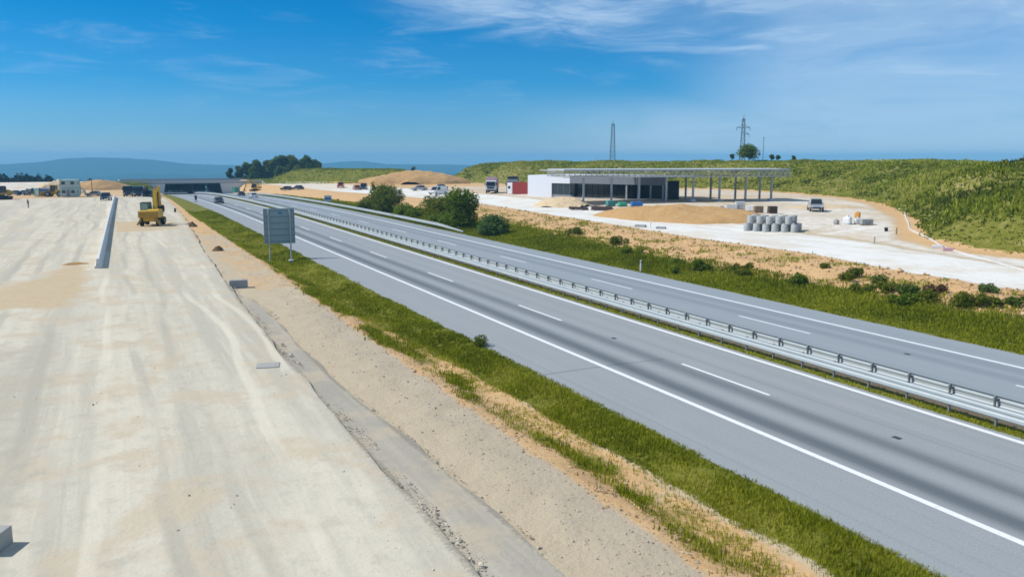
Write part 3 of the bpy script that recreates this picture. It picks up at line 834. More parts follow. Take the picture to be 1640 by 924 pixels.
# ------------------------------------------------------------------ service building and canopy
bx0, by0 = 80.4, 158.6
t = thing('service_building', 'long low service building with white end, grey fascia and dark glazed front', 'building', (bx0, by0, 1.78), R(-65.8))
Lb, Db, Hb = 33.0, 15.0, 4.55
body = MB()
wl_ = MB()
wl_.box((3.2, Db / 2, Hb / 2), (6.4, Db, Hb))
wl_.box((8.75, Db / 2, 3.75), (4.7, Db, 1.6)); wl_.box((8.75, Db / 2 + .2, .3), (4.7, Db - .4, .6)); wl_.box((8.75, Db / 2 + 1.2, 1.8), (4.7, Db - 2.4, 2.5))
wl_.build('wall', M['white_wall'], t)
MB().box((8.75, .22, 1.77), (4.68, .06, 2.33)).build('window', M['dark_panel'], t)
wf = MB()
for k in range(4): wf.box((6.45 + k * 1.535, .17, 1.77), (.07, .1, 2.33))
wf.box((8.75, .17, .62), (4.7, .1, .07)); wf.build('window_frame', M['grey_panel'], t)
MB().box((11.11 + 10.9, .5, 3.78), (21.8, .9, 1.54)).build('fascia', M['grey_panel'], t)
MB().box((11.11 + 10.95, Db / 2 + .6, Hb + .03), (21.9, Db - 1.3, .12)).build('roof', M['deck'], t)
MB().box((17.8, 1.6, 1.6), (13.2, .1, 2.9)).build('glazing', M['glass'], t)
mu = MB()
for k in range(10): mu.box((11.4 + k * 1.42, 1.5, 1.6), (.08, .12, 2.9))
mu.box((17.8, 1.5, 2.2), (13.2, .1, .07)); mu.build('mullions', M['steel_dark'], t)
MB().box((28.7, 6.0, 1.9), (8.5, .2, 3.7)).build('rear_wall', M['dark_panel'], t)
for k in range(4): MB().box((24.6 + k * 2.7, .35, 1.9), (.28, .28, 3.8)).build('pillar', M['column'], t)
MB().box((18.0, 8.5, 1.6), (13.6, 13, 3.0)).build('core', M['dark_panel'], t)
MB().box((22, -.9, .10), (22, 2.6, .22)).build('plinth', M['concrete'], t)

cp = thing('fuel_canopy', 'long flat steel canopy with lattice edge on rows of slim columns by the building', 'canopy', (111, 118.3, 1.95), R(-14))
Ct, Cb = 5.85, 4.55
MB().box((-18.6, 5.0, Ct + .06), (43.6, 11.6, .12)).build('roof', M['deck'], cp)
tr = MB()
for yy in (-1.0, 11.0):
    tr.box((-18.6, yy, Ct - .06), (43.8, .16, .14)); tr.box((-18.6, yy, Cb + .06), (43.8, .16, .14))
    n = 40
    for k in range(n):
        x0 = -40.4 + k * 43.6 / n; x1 = x0 + 43.6 / n
        tr.bar((x0, yy, Cb + .1), ((x0 + x1) / 2, yy, Ct - .1), .08); tr.bar(((x0 + x1) / 2, yy, Ct - .1), (x1, yy, Cb + .1), .08)
for xx in (-40.4, 3.2):
    tr.box((xx, 5, Ct - .06), (.16, 12, .14)); tr.box((xx, 5, Cb + .06), (.16, 12, .14))
    for k in range(11):
        tr.bar((xx, -1 + k * 1.09, Cb + .1), (xx, -.45 + k * 1.09, Ct - .1), .08); tr.bar((xx, -.45 + k * 1.09, Ct - .1), (xx, .09 + k * 1.09, Cb + .1), .08)
tr.build('truss', M['truss'], cp)
bm_ = MB()
for k in range(9): bm_.box((-5.22 * k, 5, Ct - .12), (.16, 11.8, .22))
bm_.build('cross_beams', M['column'], cp)
for k in range(8):
    MB().box((-5.22 * k, 0, Cb / 2), (.32, .30, Cb)).build('column', M['column'], cp)
for k in range(4):
    MB().box((2.5 - 5.22 * k, 9, Cb / 2), (.32, .30, Cb)).build('column', M['column'], cp)
for k in (0, 2, 3): MB().box((-5.22 * k, 0, .25), (.9, .9, .5), bev=.04).build('footing', M['concrete_pale'], cp)

# ------------------------------------------------------------------ spoil heaps
def soil_mat(name, a, b_, c):
    m, nt, b = new_mat(name)
    pos = N(nt, 'ShaderNodeNewGeometry').outputs['Position']
    n1 = noise(nt, pos, .35, 6, .65); n2 = noise(nt, pos, 2.2, 6, .65); n3 = noise(nt, pos, 9, 4, .7)
    col = mixc(nt, n1, a, b_); col = mixc(nt, smooth(nt, n2, .5, .72, 0, .7), col, c); col = mixc(nt, smooth(nt, n3, .55, .8, 0, .45), col, tuple(v * .6 for v in a))
    nt.links.new(col, b.inputs['Base Color']); b.inputs['Roughness'].default_value = .95; b.inputs['Specular IOR Level'].default_value = .1
    h = mth(nt, 'ADD', mth(nt, 'MULTIPLY', n2, .25), mth(nt, 'MULTIPLY', n3, .08))
    nt.links.new(N(nt, 'ShaderNodeBump', {'Height': h, 'Distance': 1., 'Strength': .8}).outputs[0], b.inputs['Normal'])
    return m
M['soil'] = soil_mat('orange_soil', (.43, .25, .095), (.52, .34, .165), (.58, .42, .25))
M['soil_pale'] = soil_mat('pale_soil', (.56, .42, .25), (.66, .54, .37), (.70, .62, .50))
M['soil_dark'] = soil_mat('dark_soil', (.12, .085, .055), (.20, .14, .09), (.28, .20, .13))

def mound(name, label, cat, cx, cy, rx, ry, h, rz, mat, seed=1, n=44, rough=.28, flat=1.0, group=None, zbase=None):
    """heap of loose earth: an uneven dome that runs out onto the ground"""
    u = np.linspace(-1, 1, n); U, V_ = np.meshgrid(u, u); r = np.hypot(U, V_)
    wob = 1 + .5 * (fbm(U * 1.7 + 9, V_ * 1.7, seed) - .5)
    f = np.clip(1 - (r * wob) ** 1.7, 0, None) ** flat
    Z = h * f * (1 + rough * 2 * (fbm(U * 3, V_ * 3, seed + 3, 4) - .5)) + h * .15 * (fbm(U * 8 * max(1, rx / 6), V_ * 8, seed + 8, 4) - .5) * np.sqrt(f)
    ca, sa = math.cos(rz), math.sin(rz)
    lx = U * rx * 1.15; ly = V_ * ry * 1.15
    wx = cx + lx * ca - ly * sa; wy = cy + lx * sa + ly * ca
    g = terrain(wx.ravel(), wy.ravel()).reshape(wx.shape)
    if zbase is not None: g = np.minimum(g, zbase)
    Z = g + Z - .12 * (f <= 0)
    o = mesh_np(name, np.stack([wx, wy, Z], -1).reshape(-1, 3), grid_faces(n, n), mat, None, None, True)
    return tag(o, label, cat, group)

mound('soil_heap', 'long low orange soil heap between the white site road and the canopy', 'soil heap', 72.6, 95.6, 12.5, 5.2, 1.75, R(-67), M['soil'], 3, 80, .3, .6)
mound('soil_heap', 'small tan soil heap in front of the white end of the building', 'soil heap', 72.8, 130.5, 5.2, 3.4, 1.5, R(-70), M['soil_pale'], 5, 50, .3, .7)
mound('soil_heap', 'big orange spoil mound against the hills beyond the tall bushes', 'soil heap', 103, 297, 18, 9, 4.7, R(-25), M['soil'], 8, 70, .22, .6, None, .8)
mound('soil_heap', 'pale orange spoil mound behind the pale green cabin', 'soil heap', -14.6, 291, 6.6, 5, 4.0, 0, M['soil_pale'], 12, 50, .3, .6)
mound('soil_heap', 'broad low reddish soil bank beyond the parked vehicles and brown poles', 'soil heap', -4, 345, 13, 7, 3.6, 0, M['soil'], 14)
mound('soil_heap', 'small dark clod heap at the edge of the works lane beside the dark post', 'soil heap', 10.3, 128.9, .55, .5, .75, 0, M['soil_dark'], 21, 20)
mound('soil_heap', 'small dark clod heap on the tan strip nearer the grey concrete block', 'soil heap', 9.9, 93.6, .55, .45, .55, 0, M['soil_dark'], 23, 20)
mound('soil_heap', 'flat dark crumb of soil at the end of the concrete barrier', 'soil heap', -3.5, 85.6, 1.5, .6, .42, 0, M['soil'], 27, 24)
mound('soil_heap', 'low tan ridge of soil on the open pad behind the white vehicle', 'soil heap', 104, 98, 6, 2.2, .6, R(-40), M['soil_pale'], 33)


# ------------------------------------------------------------------ vehicles
def wheel(parent, x, y, r, wd, rimr=.6):
    s = 1 if x > 0 else -1
    b = MB().lathe([(r * rimr, -wd / 2), (r * .93, -wd / 2), (r, -wd * .32), (r, wd * .32), (r * .93, wd / 2), (r * rimr, wd / 2)], (0, 0, 0), 18, 'x')
    wh = b.build('wheel', M['rubber'], parent); wh.location = (x, y, r)
    MB().lathe([(0, s * wd * .42), (r * rimr * .5, s * wd * .44), (r * rimr, s * wd * .34), (r * rimr, -s * wd * .3), (0, -s * wd * .3)], (0, 0, 0), 14, 'x').build('rim', M['rim'], wh)
    return wh

CARS = {
    'car': dict(L=4.4, W=1.8, low=.26, belt=.92, roof=1.46, hood=1.35, boot=.55, ws=.75, rs=.55),
    'van': dict(L=5.2, W=2.02, low=.30, belt=1.18, roof=2.05, hood=.95, boot=.02, ws=.85, rs=.12),
    'pickup': dict(L=5.2, W=1.95, low=.42, belt=1.12, roof=1.86, hood=1.35, boot=1.75, ws=.70, rs=.18),
}

def car(name, label, loc, rz, paint, style='car', group=None, cat=None):
    p = CARS[style]; L, W_, lo, be, ro = p['L'], p['W'], p['low'], p['belt'], p['roof']
    t = thing(name, label, cat or ('van' if style == 'van' else 'pickup' if style == 'pickup' else 'car'), (loc[0], loc[1], loc[2] if len(loc) > 2 else tz(*loc[:2])), rz, group)
    f, r = L / 2, -L / 2
    b = MB()
    b.prism([(r, lo), (r - .03, be * .75), (r + .08, be - .02), (f - p['hood'], be), (f - .35, be - .16), (f - .02, be - .30), (f, lo + .08), (f - .12, lo)], 'x', -W_ / 2 + .06, W_ / 2 - .06)
    b.prism([(r + .06, lo + .06), (r + .04, be * .72), (r + .2, be * .86), (f - p['hood'], be * .86), (f - .4, be * .78), (f - .1, be - .36), (f - .1, lo + .1)], 'x', -W_ / 2, W_ / 2)
    c0, c1 = r + p['boot'], f - p['hood'] + .1
    q0, q1 = c0 + p['rs'], c1 - p['ws']
    hw, tw = W_ / 2 - .10, W_ / 2 - .24
    def cabin(z0, z1, g):
        k0 = (z0 - be) / (ro - be); k1 = (z1 - be) / (ro - be)
        Vs = []
        for k, z in ((k0, z0), (k1, z1)):
            x = hw + (tw - hw) * k + g; ya = c0 + (q0 - c0) * k - g; yb = c1 + (q1 - c1) * k + g
            Vs += [(-x, ya, z), (x, ya, z), (x, yb, z), (-x, yb, z)]
        return Vs, [(3, 2, 1, 0), (4, 5, 6, 7), (0, 1, 5, 4), (1, 2, 6, 5), (2, 3, 7, 6), (3, 0, 4, 7)]
    b.add(*cabin(ro - .07, ro, .015))
    for sx_ in (-1, 1):
        b.bar((sx_ * hw, c1, be - .02), (sx_ * tw, q1, ro - .03), .07); b.bar((sx_ * hw, c0, be - .02), (sx_ * tw, q0, ro - .03), .09)
        b.bar((sx_ * hw, (c0 + c1) / 2, be - .02), (sx_ * tw, (q0 + q1) / 2, ro - .03), .07)
    if style == 'van': b.box((0, (c0 + c1) / 2 - .75, (be + ro) / 2 - .02), (W_ - .2, c1 - c0 - 1.75, ro - be - .06))
    b.build('body', paint, t)
    g = MB().add(*cabin(be - .01, ro - .07, 0)); g.build('window', M['glass'], t)
    wr = .33 if style == 'car' else .37
    for sx_ in (-1, 1):
        for y in (f - .85, r + .85): wheel(t, sx_ * (W_ / 2 - .09), y, wr, .22)
        MB().box((sx_ * (W_ / 2 - .28), f - .06, be - .38), (.34, .12, .15), bev=.02).build('headlight', M['lamp'], t)
        MB().box((sx_ * (W_ / 2 - .22), r + .02, be * .72), (.24, .1, .18), bev=.02).build('tail_light', M['lamp_red'], t)
        MB().box((sx_ * (W_ / 2 + .07), c1 - .35, be + .08), (.16, .1, .14), bev=.03).build('mirror', M['black'], t)
    MB().box((0, f - .01, lo + .14), (W_ - .2, .12, .2), bev=.03).build('bumper', M['black'], t)
    return t


def truck(label, loc, rz, cabm, bodym, bodyh=1.7, group=None, top=None):
    t = thing('truck', label, 'truck', (loc[0], loc[1], tz(*loc)), rz, group)
    MB().box((0, -.2, .78), (.95, 7.2, .32)).build('chassis', M['steel_dark'], t)
    cb = MB().prism([(1.75, .62), (1.75, 2.85), (2.0, 3.0), (3.3, 2.95), (3.62, 1.75), (3.68, .62)], 'x', -1.2, 1.2)
    cb.build('cab', cabm, t)
    MB().prism([(3.36, 2.78), (3.655, 1.72), (3.675, 1.72), (3.38, 2.78)], 'x', -1.08, 1.08).build('windscreen', M['glass'], t)
    for s in (-1, 1):
        MB().box((s * 1.203, 2.75, 2.25), (.02, .95, .85)).build('side_window', M['glass'], t)
        MB().box((s * .9, 3.70, .95), (.38, .06, .22), bev=.02).build('headlight', M['lamp'], t)
        MB().box((s * 1.34, 3.35, 2.25), (.22, .12, .62), bev=.03).build('mirror', M['black'], t)
    MB().box((0, 3.70, .70), (2.3, .12, .36), bev=.04).build('bumper', M['steel_dark'], t)
    MB().box((0, 3.685, 1.35), (1.7, .04, .42)).build('grille', M['steel_dark'], t)
    tb = MB()
    tb.prism([(-1.22, 1.05), (1.22, 1.05), (1.25, 1.05 + bodyh), (1.15, 1.05 + bodyh), (1.10, 1.18), (-1.10, 1.18), (-1.15, 1.05 + bodyh), (-1.25, 1.05 + bodyh)], 'y', -3.9, 1.45)
    tb.box((0, 1.42, 1.05 + bodyh / 2 + .15), (2.4, .1, bodyh + .3)); tb.box((0, -3.86, 1.05 + bodyh / 2), (2.4, .1, bodyh))
    for k in range(6): tb.box((0, -3.4 + k * .85, 1.05 + bodyh / 2), (2.56, .10, bodyh))
    tb.build('tipper_body', bodym, t)
    if top: MB().box((0, -1.2, 1.05 + bodyh + .42), (2.3, 5.0, .8), bev=.1).build('load', top, t)
    for y in (2.75, -1.7, -3.0):
        for s in (-1, 1): wheel(t, s * 1.03, y, .50, .32)
    return t


def excavator(label, loc, rz, paint=None, tracked=True, boom=((0.2, 1.9), (1.7, 4.1), (3.6, 3.2)), dip_=((3.6, 3.2), (4.3, .9)), swing=0, dz=0, glass=None, scale=1.0, name='excavator'):
    paint = paint or M['yellow']; glass = glass or M['glass']
    t = thing(name, label, 'excavator', (loc[0], loc[1], tz(*loc) + dz), rz); t.scale = (scale,) * 3
    if tracked:
        for s in (-1, 1):
            pr = [(-1.75, .18), (-1.9, .45), (-1.75, .74), (1.75, .74), (1.9, .45), (1.75, .18), (1.5, .03), (-1.5, .03)]
            MB().prism(pr, 'x', s * 1.2 - .27, s * 1.2 + .27).build('track', M['rubber'], t)
        MB().box((0, 0, .62), (1.9, 2.2, .5)).build('chassis', M['steel_dark'], t)
    else:
        MB().box((0, 0, .82), (1.5, 3.3, .46), bev=.06).build('chassis', paint, t)
        for s in (-1, 1):
            for y in (-1.25, 1.25): wheel(t, s * .98, y, .52, .42)
        MB().box((0, 2.05, .62), (2.35, .16, .62), rx=.15, bev=.04).build('dozer_blade', paint, t)
        for s in (-1, 1): MB().bar((s * .9, -1.9, .95), (s * 1.35, -2.1, .18), .18, .22).build('outrigger', M['yellow_old'], t)
    MB().lathe([(0, .86), (.75, .86), (.75, 1.06), (0, 1.06)], (0, 0, 0), 20).build('turntable', M['steel_dark'], t)
    u_off = Euler((0, 0, swing)).to_matrix().to_4x4()
    def put(mb, nm, mt, par=t):
        mb.v = [tuple(u_off @ Vector(v)) for v in mb.v]; return mb.build(nm, mt, par)
    hs = MB().prism([(-1.95, 1.08), (-2.05, 1.25), (-1.95, 1.95), (-1.6, 2.1), (.2, 2.05), (.55, 1.5), (.55, 1.08)], 'x', -.12, 1.2)
    hs.prism([(-1.95, 1.08), (-2.05, 1.25), (-1.95, 1.9), (-1.1, 1.95), (-.7, 1.5), (1.15, 1.4), (1.2, 1.08)], 'x', -1.2, -.125)
    put(hs, 'house', paint)
    put(MB().box((0, -2.0, 1.5), (2.3, .4, .75), bev=.12), 'counterweight', M['yellow_old'])
    cg = MB().prism([(-.72, 1.45), (-.72, 2.78), (-.5, 2.86), (.75, 2.84), (1.12, 1.45)], 'x', -1.14, -.26)
    cab_ = put(cg, 'cab', glass)
    fr = MB()
    fr.prism([(-.76, 2.84), (-.5, 2.95), (.8, 2.92), (.84, 2.84)], 'x', -1.18, -.22)
    for x in (-1.15, -.25):
        fr.bar((x, -.72, 1.4), (x, -.72, 2.88), .08); fr.bar((x, 1.12, 1.4), (x, .76, 2.88), .08); fr.bar((x, .12, 1.4), (x, .12, 2.88), .06)
    fr.box((-.7, .2, 1.43), (.92, 1.9, .08))
    put(fr, 'cab_frame', M['steel_dark'], t)
    bo = MB()
    for (a, b_), (w0, w1) in zip(zip(boom[:-1], boom[1:]), ((.62, .52), (.5, .34))):
        d = Vector((b_[0] - a[0], b_[1] - a[1])); nn = Vector((-d.y, d.x)).normalized()
        bo.prism([(a[0] + nn.x * w0 / 2, a[1] + nn.y * w0 / 2), (b_[0] + nn.x * w1 / 2, b_[1] + nn.y * w1 / 2), (b_[0] - nn.x * w1 / 2, b_[1] - nn.y * w1 / 2), (a[0] - nn.x * w0 / 2, a[1] - nn.y * w0 / 2)], 'x', .1, .55)
    put(bo, 'boom', paint)
    a, b_ = dip_
    d = Vector((b_[0] - a[0], b_[1] - a[1])); nn = Vector((-d.y, d.x)).normalized()
    ex = a[0] - d.x * .18, a[1] - d.y * .18
    put(MB().prism([(ex[0] + nn.x * .16, ex[1] + nn.y * .16), (a[0] + nn.x * .26, a[1] + nn.y * .26), (b_[0] + nn.x * .12, b_[1] + nn.y * .12), (b_[0] - nn.x * .12, b_[1] - nn.y * .12), (a[0] - nn.x * .24, a[1] - nn.y * .24)], 'x', .16, .49), 'dipper', paint)
    cx, cz = b_
    put(MB().prism([(cx, cz + .12), (cx + .42, cz - .15), (cx + .38, cz - .62), (cx - .05, cz - .88), (cx - .62, cz - .72), (cx - .45, cz - .62), (cx - .05, cz - .66), (cx + .12, cz - .4)], 'x', -.12, .77), 'bucket', M['steel_dark'])
    m0 = boom[0]; m1 = boom[1]
    for x in (.02, .63):
        put(MB().tube([(x, m0[0] + .55, m0[1] - .45), (x, m1[0] - .15, m1[1] - .25)], .07, 8), 'ram', M['steel_dark'])
    put(MB().tube([(.33, m1[0], m1[1] + .3), (.33, a[0] - d.x * .1, a[1] + .35)], .06, 8), 'ram', M['steel_dark'])
    return t


def wheel_loader(label, loc, rz):
    t = thing('wheel_loader', label, 'wheel loader', (loc[0], loc[1], tz(*loc)), rz)
    MB().prism([(-3.0, .8), (-3.0, 1.75), (-2.7, 1.95), (-.6, 2.05), (-.6, .8)], 'x', -1.0, 1.0).build('engine_hood', M['yellow'], t)
    MB().box((0, .9, 1.0), (1.1, 3.0, .7), bev=.08).build('front_frame', M['yellow_old'], t)
    MB().prism([(-.62, 1.5), (-.6, 3.15), (.75, 3.15), (.95, 1.5)], 'x', -.75, .75).build('cab', M['glass'], t)
    MB().box((0, .08, 3.2), (1.65, 1.55, .12), bev=.04).build('cab_roof', M['yellow'], t)
    for s in (-1, 1):
        MB().bar((s * .55, .9, 1.9), (s * .55, 3.2, 1.0), .2, .34).build('lift_arm', M['yellow'], t)
        for y in (-1.7, 1.5): wheel(t, s * 1.05, y, .8, .6)
    MB().prism([(3.0, .2), (2.9, 1.3), (3.1, 1.55), (3.25, 1.4), (3.2, .45), (4.1, .25), (4.1, .15)], 'x', -1.4, 1.4).build('bucket', M['yellow_old'], t)
    return t


FACE = R(180)
car('car', 'dark charcoal car driving towards us on the near carriageway', (22.3, 203, road_z(203)), FACE, M['car_dark'], group='cars on the motorway')
xb = float(bend(265))
car('car', 'dark navy car driving away on the farther carriageway near the overpass', (35.6 + xb, 267, road_z(267)), 0, M['car_blue'], group='cars on the motorway')
car('car', 'white car driving away on the farther carriageway', (35.6, 240, road_z(240)), 0, M['car_white'], group='cars on the motorway')
car('car', 'dark blue car parked at the far end of the concrete barrier', (-1.35, 222.5, tz(-1.35, 222.5) + TOP), R(172), M['car_blue'], 'pickup', cat='pickup')
car('car', 'silver car among the site traffic beside the brown pole', (-4.6, 262), R(70), M['car_silver'])
excavator('yellow wheeled excavator with pale green cab glass on the pale works lane', (5.1, 131.5), R(-16), M['yellow'], False, ((.2, 1.9), (.9, 4.35), (2.4, 4.5)), ((2.4, 4.5), (2.9, 2.3)), 0, TOP, M['glass_green'], 1.15)
excavator('ochre tracked excavator cut by the edge of the photo', (-24.9, 240.5), R(115), M['yellow_old'], True, swing=0, dz=TOP, scale=1.15)
excavator('small yellow excavator digging at the foot of the green bank by the overpass', (50.5, 335), R(60), M['yellow'], scale=1.0)
wheel_loader('yellow wheel loader parked beside the pale green cabin', (-14.3, 262), R(70))
truck('dark tipper truck facing us at the far end of the works lane', (4.4, 252.5), R(172), M['car_dark'], M['steel_dark'], 1.5, 'dark tipper trucks')
truck('second dark tipper truck, nearer the grass verge, half behind the first', (7.2, 247.5), R(168), M['car_blue'], M['steel_dark'], 1.6, 'dark tipper trucks')
car('van', 'dark van parked at the end of the works lane near the overpass', (9.9, 249), R(150), M['car_dark'], 'van')
car('van', 'white van half hidden behind the tall bushes', (72.3, 191.5), R(120), M['car_white'], 'van')
car('car', 'silver estate car parked behind the gap between the tall bushes', (78.2, 222), R(90), M['car_silver'])
car('car', 'blue car in the row behind the gap between the tall bushes', (84.0, 221), R(84), M['car_blue'])
car('car', 'dark car parked on the dirt below the green bank', (53.2, 285), R(40), M['car_dark'], group='dark cars below the green bank')
car('car', 'dark blue car below the green bank, closer to the blue and white sign', (55.5, 277), R(20), M['car_blue'], group='dark cars below the green bank')
car('car', 'faded red car on the dirt left of the tall bushes', (68.2, 251.5), R(-5), M['car_red'])
car('van', 'dark van standing beside the faded red car', (69.9, 249.5), R(160), M['car_dark'], 'van')
car('pickup', 'small brown-red pickup on the dirt bank past the blue and white sign', (69.7, 277), R(-20), M['car_red'], 'pickup')
truck('white tipper truck with pinkish box facing the site road', (82.4, 181.5), R(150), M['white_paint'], M['pink'], 2.5)
truck('grey tipper truck with black top beside the red container', (85.0, 175.5), R(150), M['car_silver'], M['concrete_grey'], 2.0, None, M['black'])
car('pickup', 'silver pickup with dark windscreen parked on the open gravel pad', (96.6, 93.4), R(140), M['car_silver'], 'pickup')
PK = [('black estate car in the parked row, at the end by the ochre excavator', -28.5, 283, 'car_dark'), ('grey car in the parked row, second from the ochre excavator', -26.0, 284, 'car_silver'), ('navy car in the parked row, third from the ochre excavator', -23.6, 283.5, 'car_blue'), ('dark van in the parked row, next to the green toilet cabin', -21.3, 282, 'car_dark')]
for i, (lb, x, y, pm) in enumerate(PK):
    car('van' if i == 3 else 'car', lb, (x, y), R(80 + 20 * i), M[pm], 'van' if i == 3 else 'car', 'vehicles parked in a row by the works lane')

# ------------------------------------------------------------------ cabins, containers and site goods
def container(label, loc, rz, paint, L=6.0, Wd=2.44, H=2.6, cat='container'):
    t = thing('shipping_container', label, cat, (loc[0], loc[1], tz(*loc)), rz)
    b = MB()
    n = int(L / .28); pr = []
    for k in range(n):
        y = -L / 2 + .1 + k * (L - .2) / n; w2 = (L - .2) / n
        pr += [(Wd / 2 - .04, y), (Wd / 2, y + w2 * .25), (Wd / 2, y + w2 * .6), (Wd / 2 - .04, y + w2 * .85)]
    prof = pr + [(Wd / 2 - .04, L / 2 - .1), (-Wd / 2 + .04, L / 2 - .1)] + [(-x, y) for x, y in pr[::-1]]
    b.prism(prof, 'z', .16, H - .1)
    b.build('shell', paint, t)
    f = MB()
    for sx_ in (-1, 1):
        for sy_ in (-1, 1): f.box((sx_ * (Wd / 2 - .06), sy_ * (L / 2 - .06), H / 2), (.14, .14, H))
        for z in (.08, H - .06): f.box((sx_ * (Wd / 2 - .05), 0, z), (.13, L - .1, .14))
    for sy_ in (-1, 1):
        for z in (.08, H - .06): f.box((0, sy_ * (L / 2 - .05), z), (Wd - .1, .13, .14))
    f.build('frame', paint, t)
    for s in (-1, 1):
        d = MB().box((s * Wd / 4, -L / 2 + .05, H / 2), (Wd / 2 - .14, .06, H - .28)).build('door', paint, t)
        MB().tube([(s * .25, -L / 2 + .0, .2), (s * .25, -L / 2 + .0, H - .2)], .025, 6).build('lock_bar', M['galv'], d)
    return t
container('dark red shipping container standing at the white end of the building', (84.6, 168.5), R(38), M['red'], 5.0)
container('small teal container beside the motorway just before the overpass', (46.5 + float(bend(388)), 388), R(20), M['teal'], 3.0, 2.4, 2.4)
container('blue container between the green toilet cabin and the wheel loader', (-17.3, 270.5), R(85), M['blue'], 3.0, 2.2, 2.0)

t = thing('site_cabin', 'tall pale green site cabin of two stacked units with dark windows', 'site cabin', (-10.7, 257, tz(-10.7, 257)), R(-8))
for k in range(2):
    z0 = .1 + k * 2.35
    MB().box((0, 2.5, z0 + 1.13), (4.1, 5.4, 2.26), bev=.05).build('unit', M['cabin'], t)
    for x in (-1.1, 1.15):
        wn = MB().box((x, -.215, z0 + 1.35), (.9, .04, .85)).build('window', M['glass'], t)
        MB().box((x, -.21, z0 + .89), (1.0, .09, .06)).build('sill', M['white_paint'], wn)
    MB().box((2.06, 1.5 + k, z0 + 1.35), (.04, .9, .8)).build('window', M['glass'], t)
MB().box((0, -.215, 1.05), (.85, .04, 1.95)).build('door', M['grey_panel'], t)

t = thing('white_cabin', 'narrow white site cabin squeezed between the grey truck and the red container', 'site cabin', (82.2, 170.6, tz(82.2, 170.6)), R(-62))
MB().box((0, 1.2, 1.35), (2.2, 2.4, 2.6), bev=.05).build('unit', M['white_paint'], t)
MB().box((.5, -.015, 1.15), (.8, .04, 2.0)).build('door', M['concrete_pale'], t)
MB().box((-.55, -.015, 1.6), (.6, .04, .6)).build('window', M['glass'], t)

t = thing('toilet_cabin', 'green portable toilet cabin at the end of the parked row', 'toilet cabin', (-18.9, 266, tz(-18.9, 266)), R(10))
MB().box((0, 0, 1.1), (1.15, 1.15, 2.1), bev=.05).build('body', M['green'], t)
MB().prism([(-.6, 2.13), (.6, 2.13), (.45, 2.35), (-.45, 2.35)], 'y', -.58, .58).build('roof', M['white_paint'], t)
MB().box((0, -.585, 1.05), (.75, .04, 1.85)).build('door', M['white_paint'], t)

t = thing('wooden_crate', 'small white crate beside the dark van at the end of the works lane', 'crate', (11.6, 247, tz(11.6, 247)), R(20))
MB().box((0, 0, .62), (1.1, 1.1, 1.1), bev=.04).build('box', M['white_paint'], t)
MB().box((0, 0, 1.19), (1.2, 1.2, .06)).build('lid', M['concrete_pale'], t)

def pole(label, x, y, h, r=.09, m=None, nm='wooden_pole', cat='pole'):
    t = thing(nm, label, cat, (x, y, tz(x, y)))
    MB().tube([(0, 0, -.3), (0, 0, h)], [r, r * .75], 8).build('shaft', m or M['rust'], t)
    MB().box((0, 0, h - .25), (r * 5, r * 1.6, r * 1.6)).build('crosspiece', m or M['rust'], t)
    return t
pole('brown pole standing beside the pale green cabin', -8.6, 283, 4.4, .16)
pole('brown pole on its own in front of the reddish bank', -5.7, 300, 4.6, .13)

# manhole rings in two layers
def ring_mesh():
    return MB().lathe([(.32, 0), (.41, 0), (.425, .06), (.425, .88), (.40, .93), (.34, .93), (.32, .88), (.32, 0)], (0, 0, 0), 22)
M['ring'] = pmat('cast_concrete', (.40, .42, .42), .85, 0, .25, 2.2, (.24, .23, .20), .2)
rings_g = 'concrete manhole rings stacked on the pad'
first = None
def put_ring(x, y, z, layer):
    global first
    if first is None:
        first = ring_mesh().build('manhole_ring', M['ring']); o = first
    else:
        o = first.copy(); COL.objects.link(o)
    o.location = (x, y, z); o.rotation_euler = (0, 0, random.uniform(0, 6))
    tag(o, 'grey concrete manhole ring in the bottom layer of the stack by the white site road' if layer == 0 else 'grey concrete manhole ring in the top layer of the stack by the white site road', 'concrete ring', rings_g)
RA, RB = Vector((68.9, 77.2)), Vector((71.75, 71.9)); rd_ = (RB - RA).normalized(); rn = Vector((-rd_.y, rd_.x))
rn = rn if rn.x > 0 else -rn
for row in range(2):
    for k in range(6):
        p = RA + rd_ * (k * 1.14 + .03 * random.uniform(-1, 1)) + rn * (row * 1.12)
        put_ring(p.x, p.y, tz(p.x, p.y) - .02, 0)
    for k in range(5):
        p = RA + rd_ * ((k + .35 + .15 * row) * 1.14) + rn * (row * 1.12)
        put_ring(p.x, p.y, tz(p.x, p.y) + .915, 1)

def pallet_load(label, x, y, rz, size, m, cat='pallet', wrap=False, nm='loaded_pallet'):
    t = thing(nm, label, cat, (x, y, tz(x, y)), rz)
    pl = MB()
    for yy in (-.5, 0, .5): pl.box((0, yy * size[1] * .85, .05), (size[0], .1, .1))
    for k in range(5): pl.box((-size[0] / 2 + (k + .5) * size[0] / 5, 0, .115), (size[0] / 6.2, size[1], .025))
    pl.build('pallet', M['wood'], t)
    b = MB()
    if wrap: b.box((0, 0, .13 + size[2] / 2), (size[0] * .96, size[1] * .96, size[2]), bev=.10)
    else:
        nx, nz = 3, max(2, int(size[2] / .25))
        for i in range(nx):
            for k in range(nz):
                b.box((-size[0] / 2 + (i + .5) * size[0] / nx, random.uniform(-.03, .03), .13 + (k + .5) * size[2] / nz), (size[0] / nx - .03, size[1] * .94, size[2] / nz - .015))
    b.build('load', m, t)
    return t
pallet_load('blue wrapped pallet beside the orange soil heap under the canopy edge', 80.3, 117.4, R(-20), (2.0, 1.3, .7), M['blue'], wrap=True)
pallet_load('green wrapped pallet next to the blue one by the soil heap', 78.6, 119.2, R(-15), (1.5, 1.2, .6), M['green'], wrap=True)
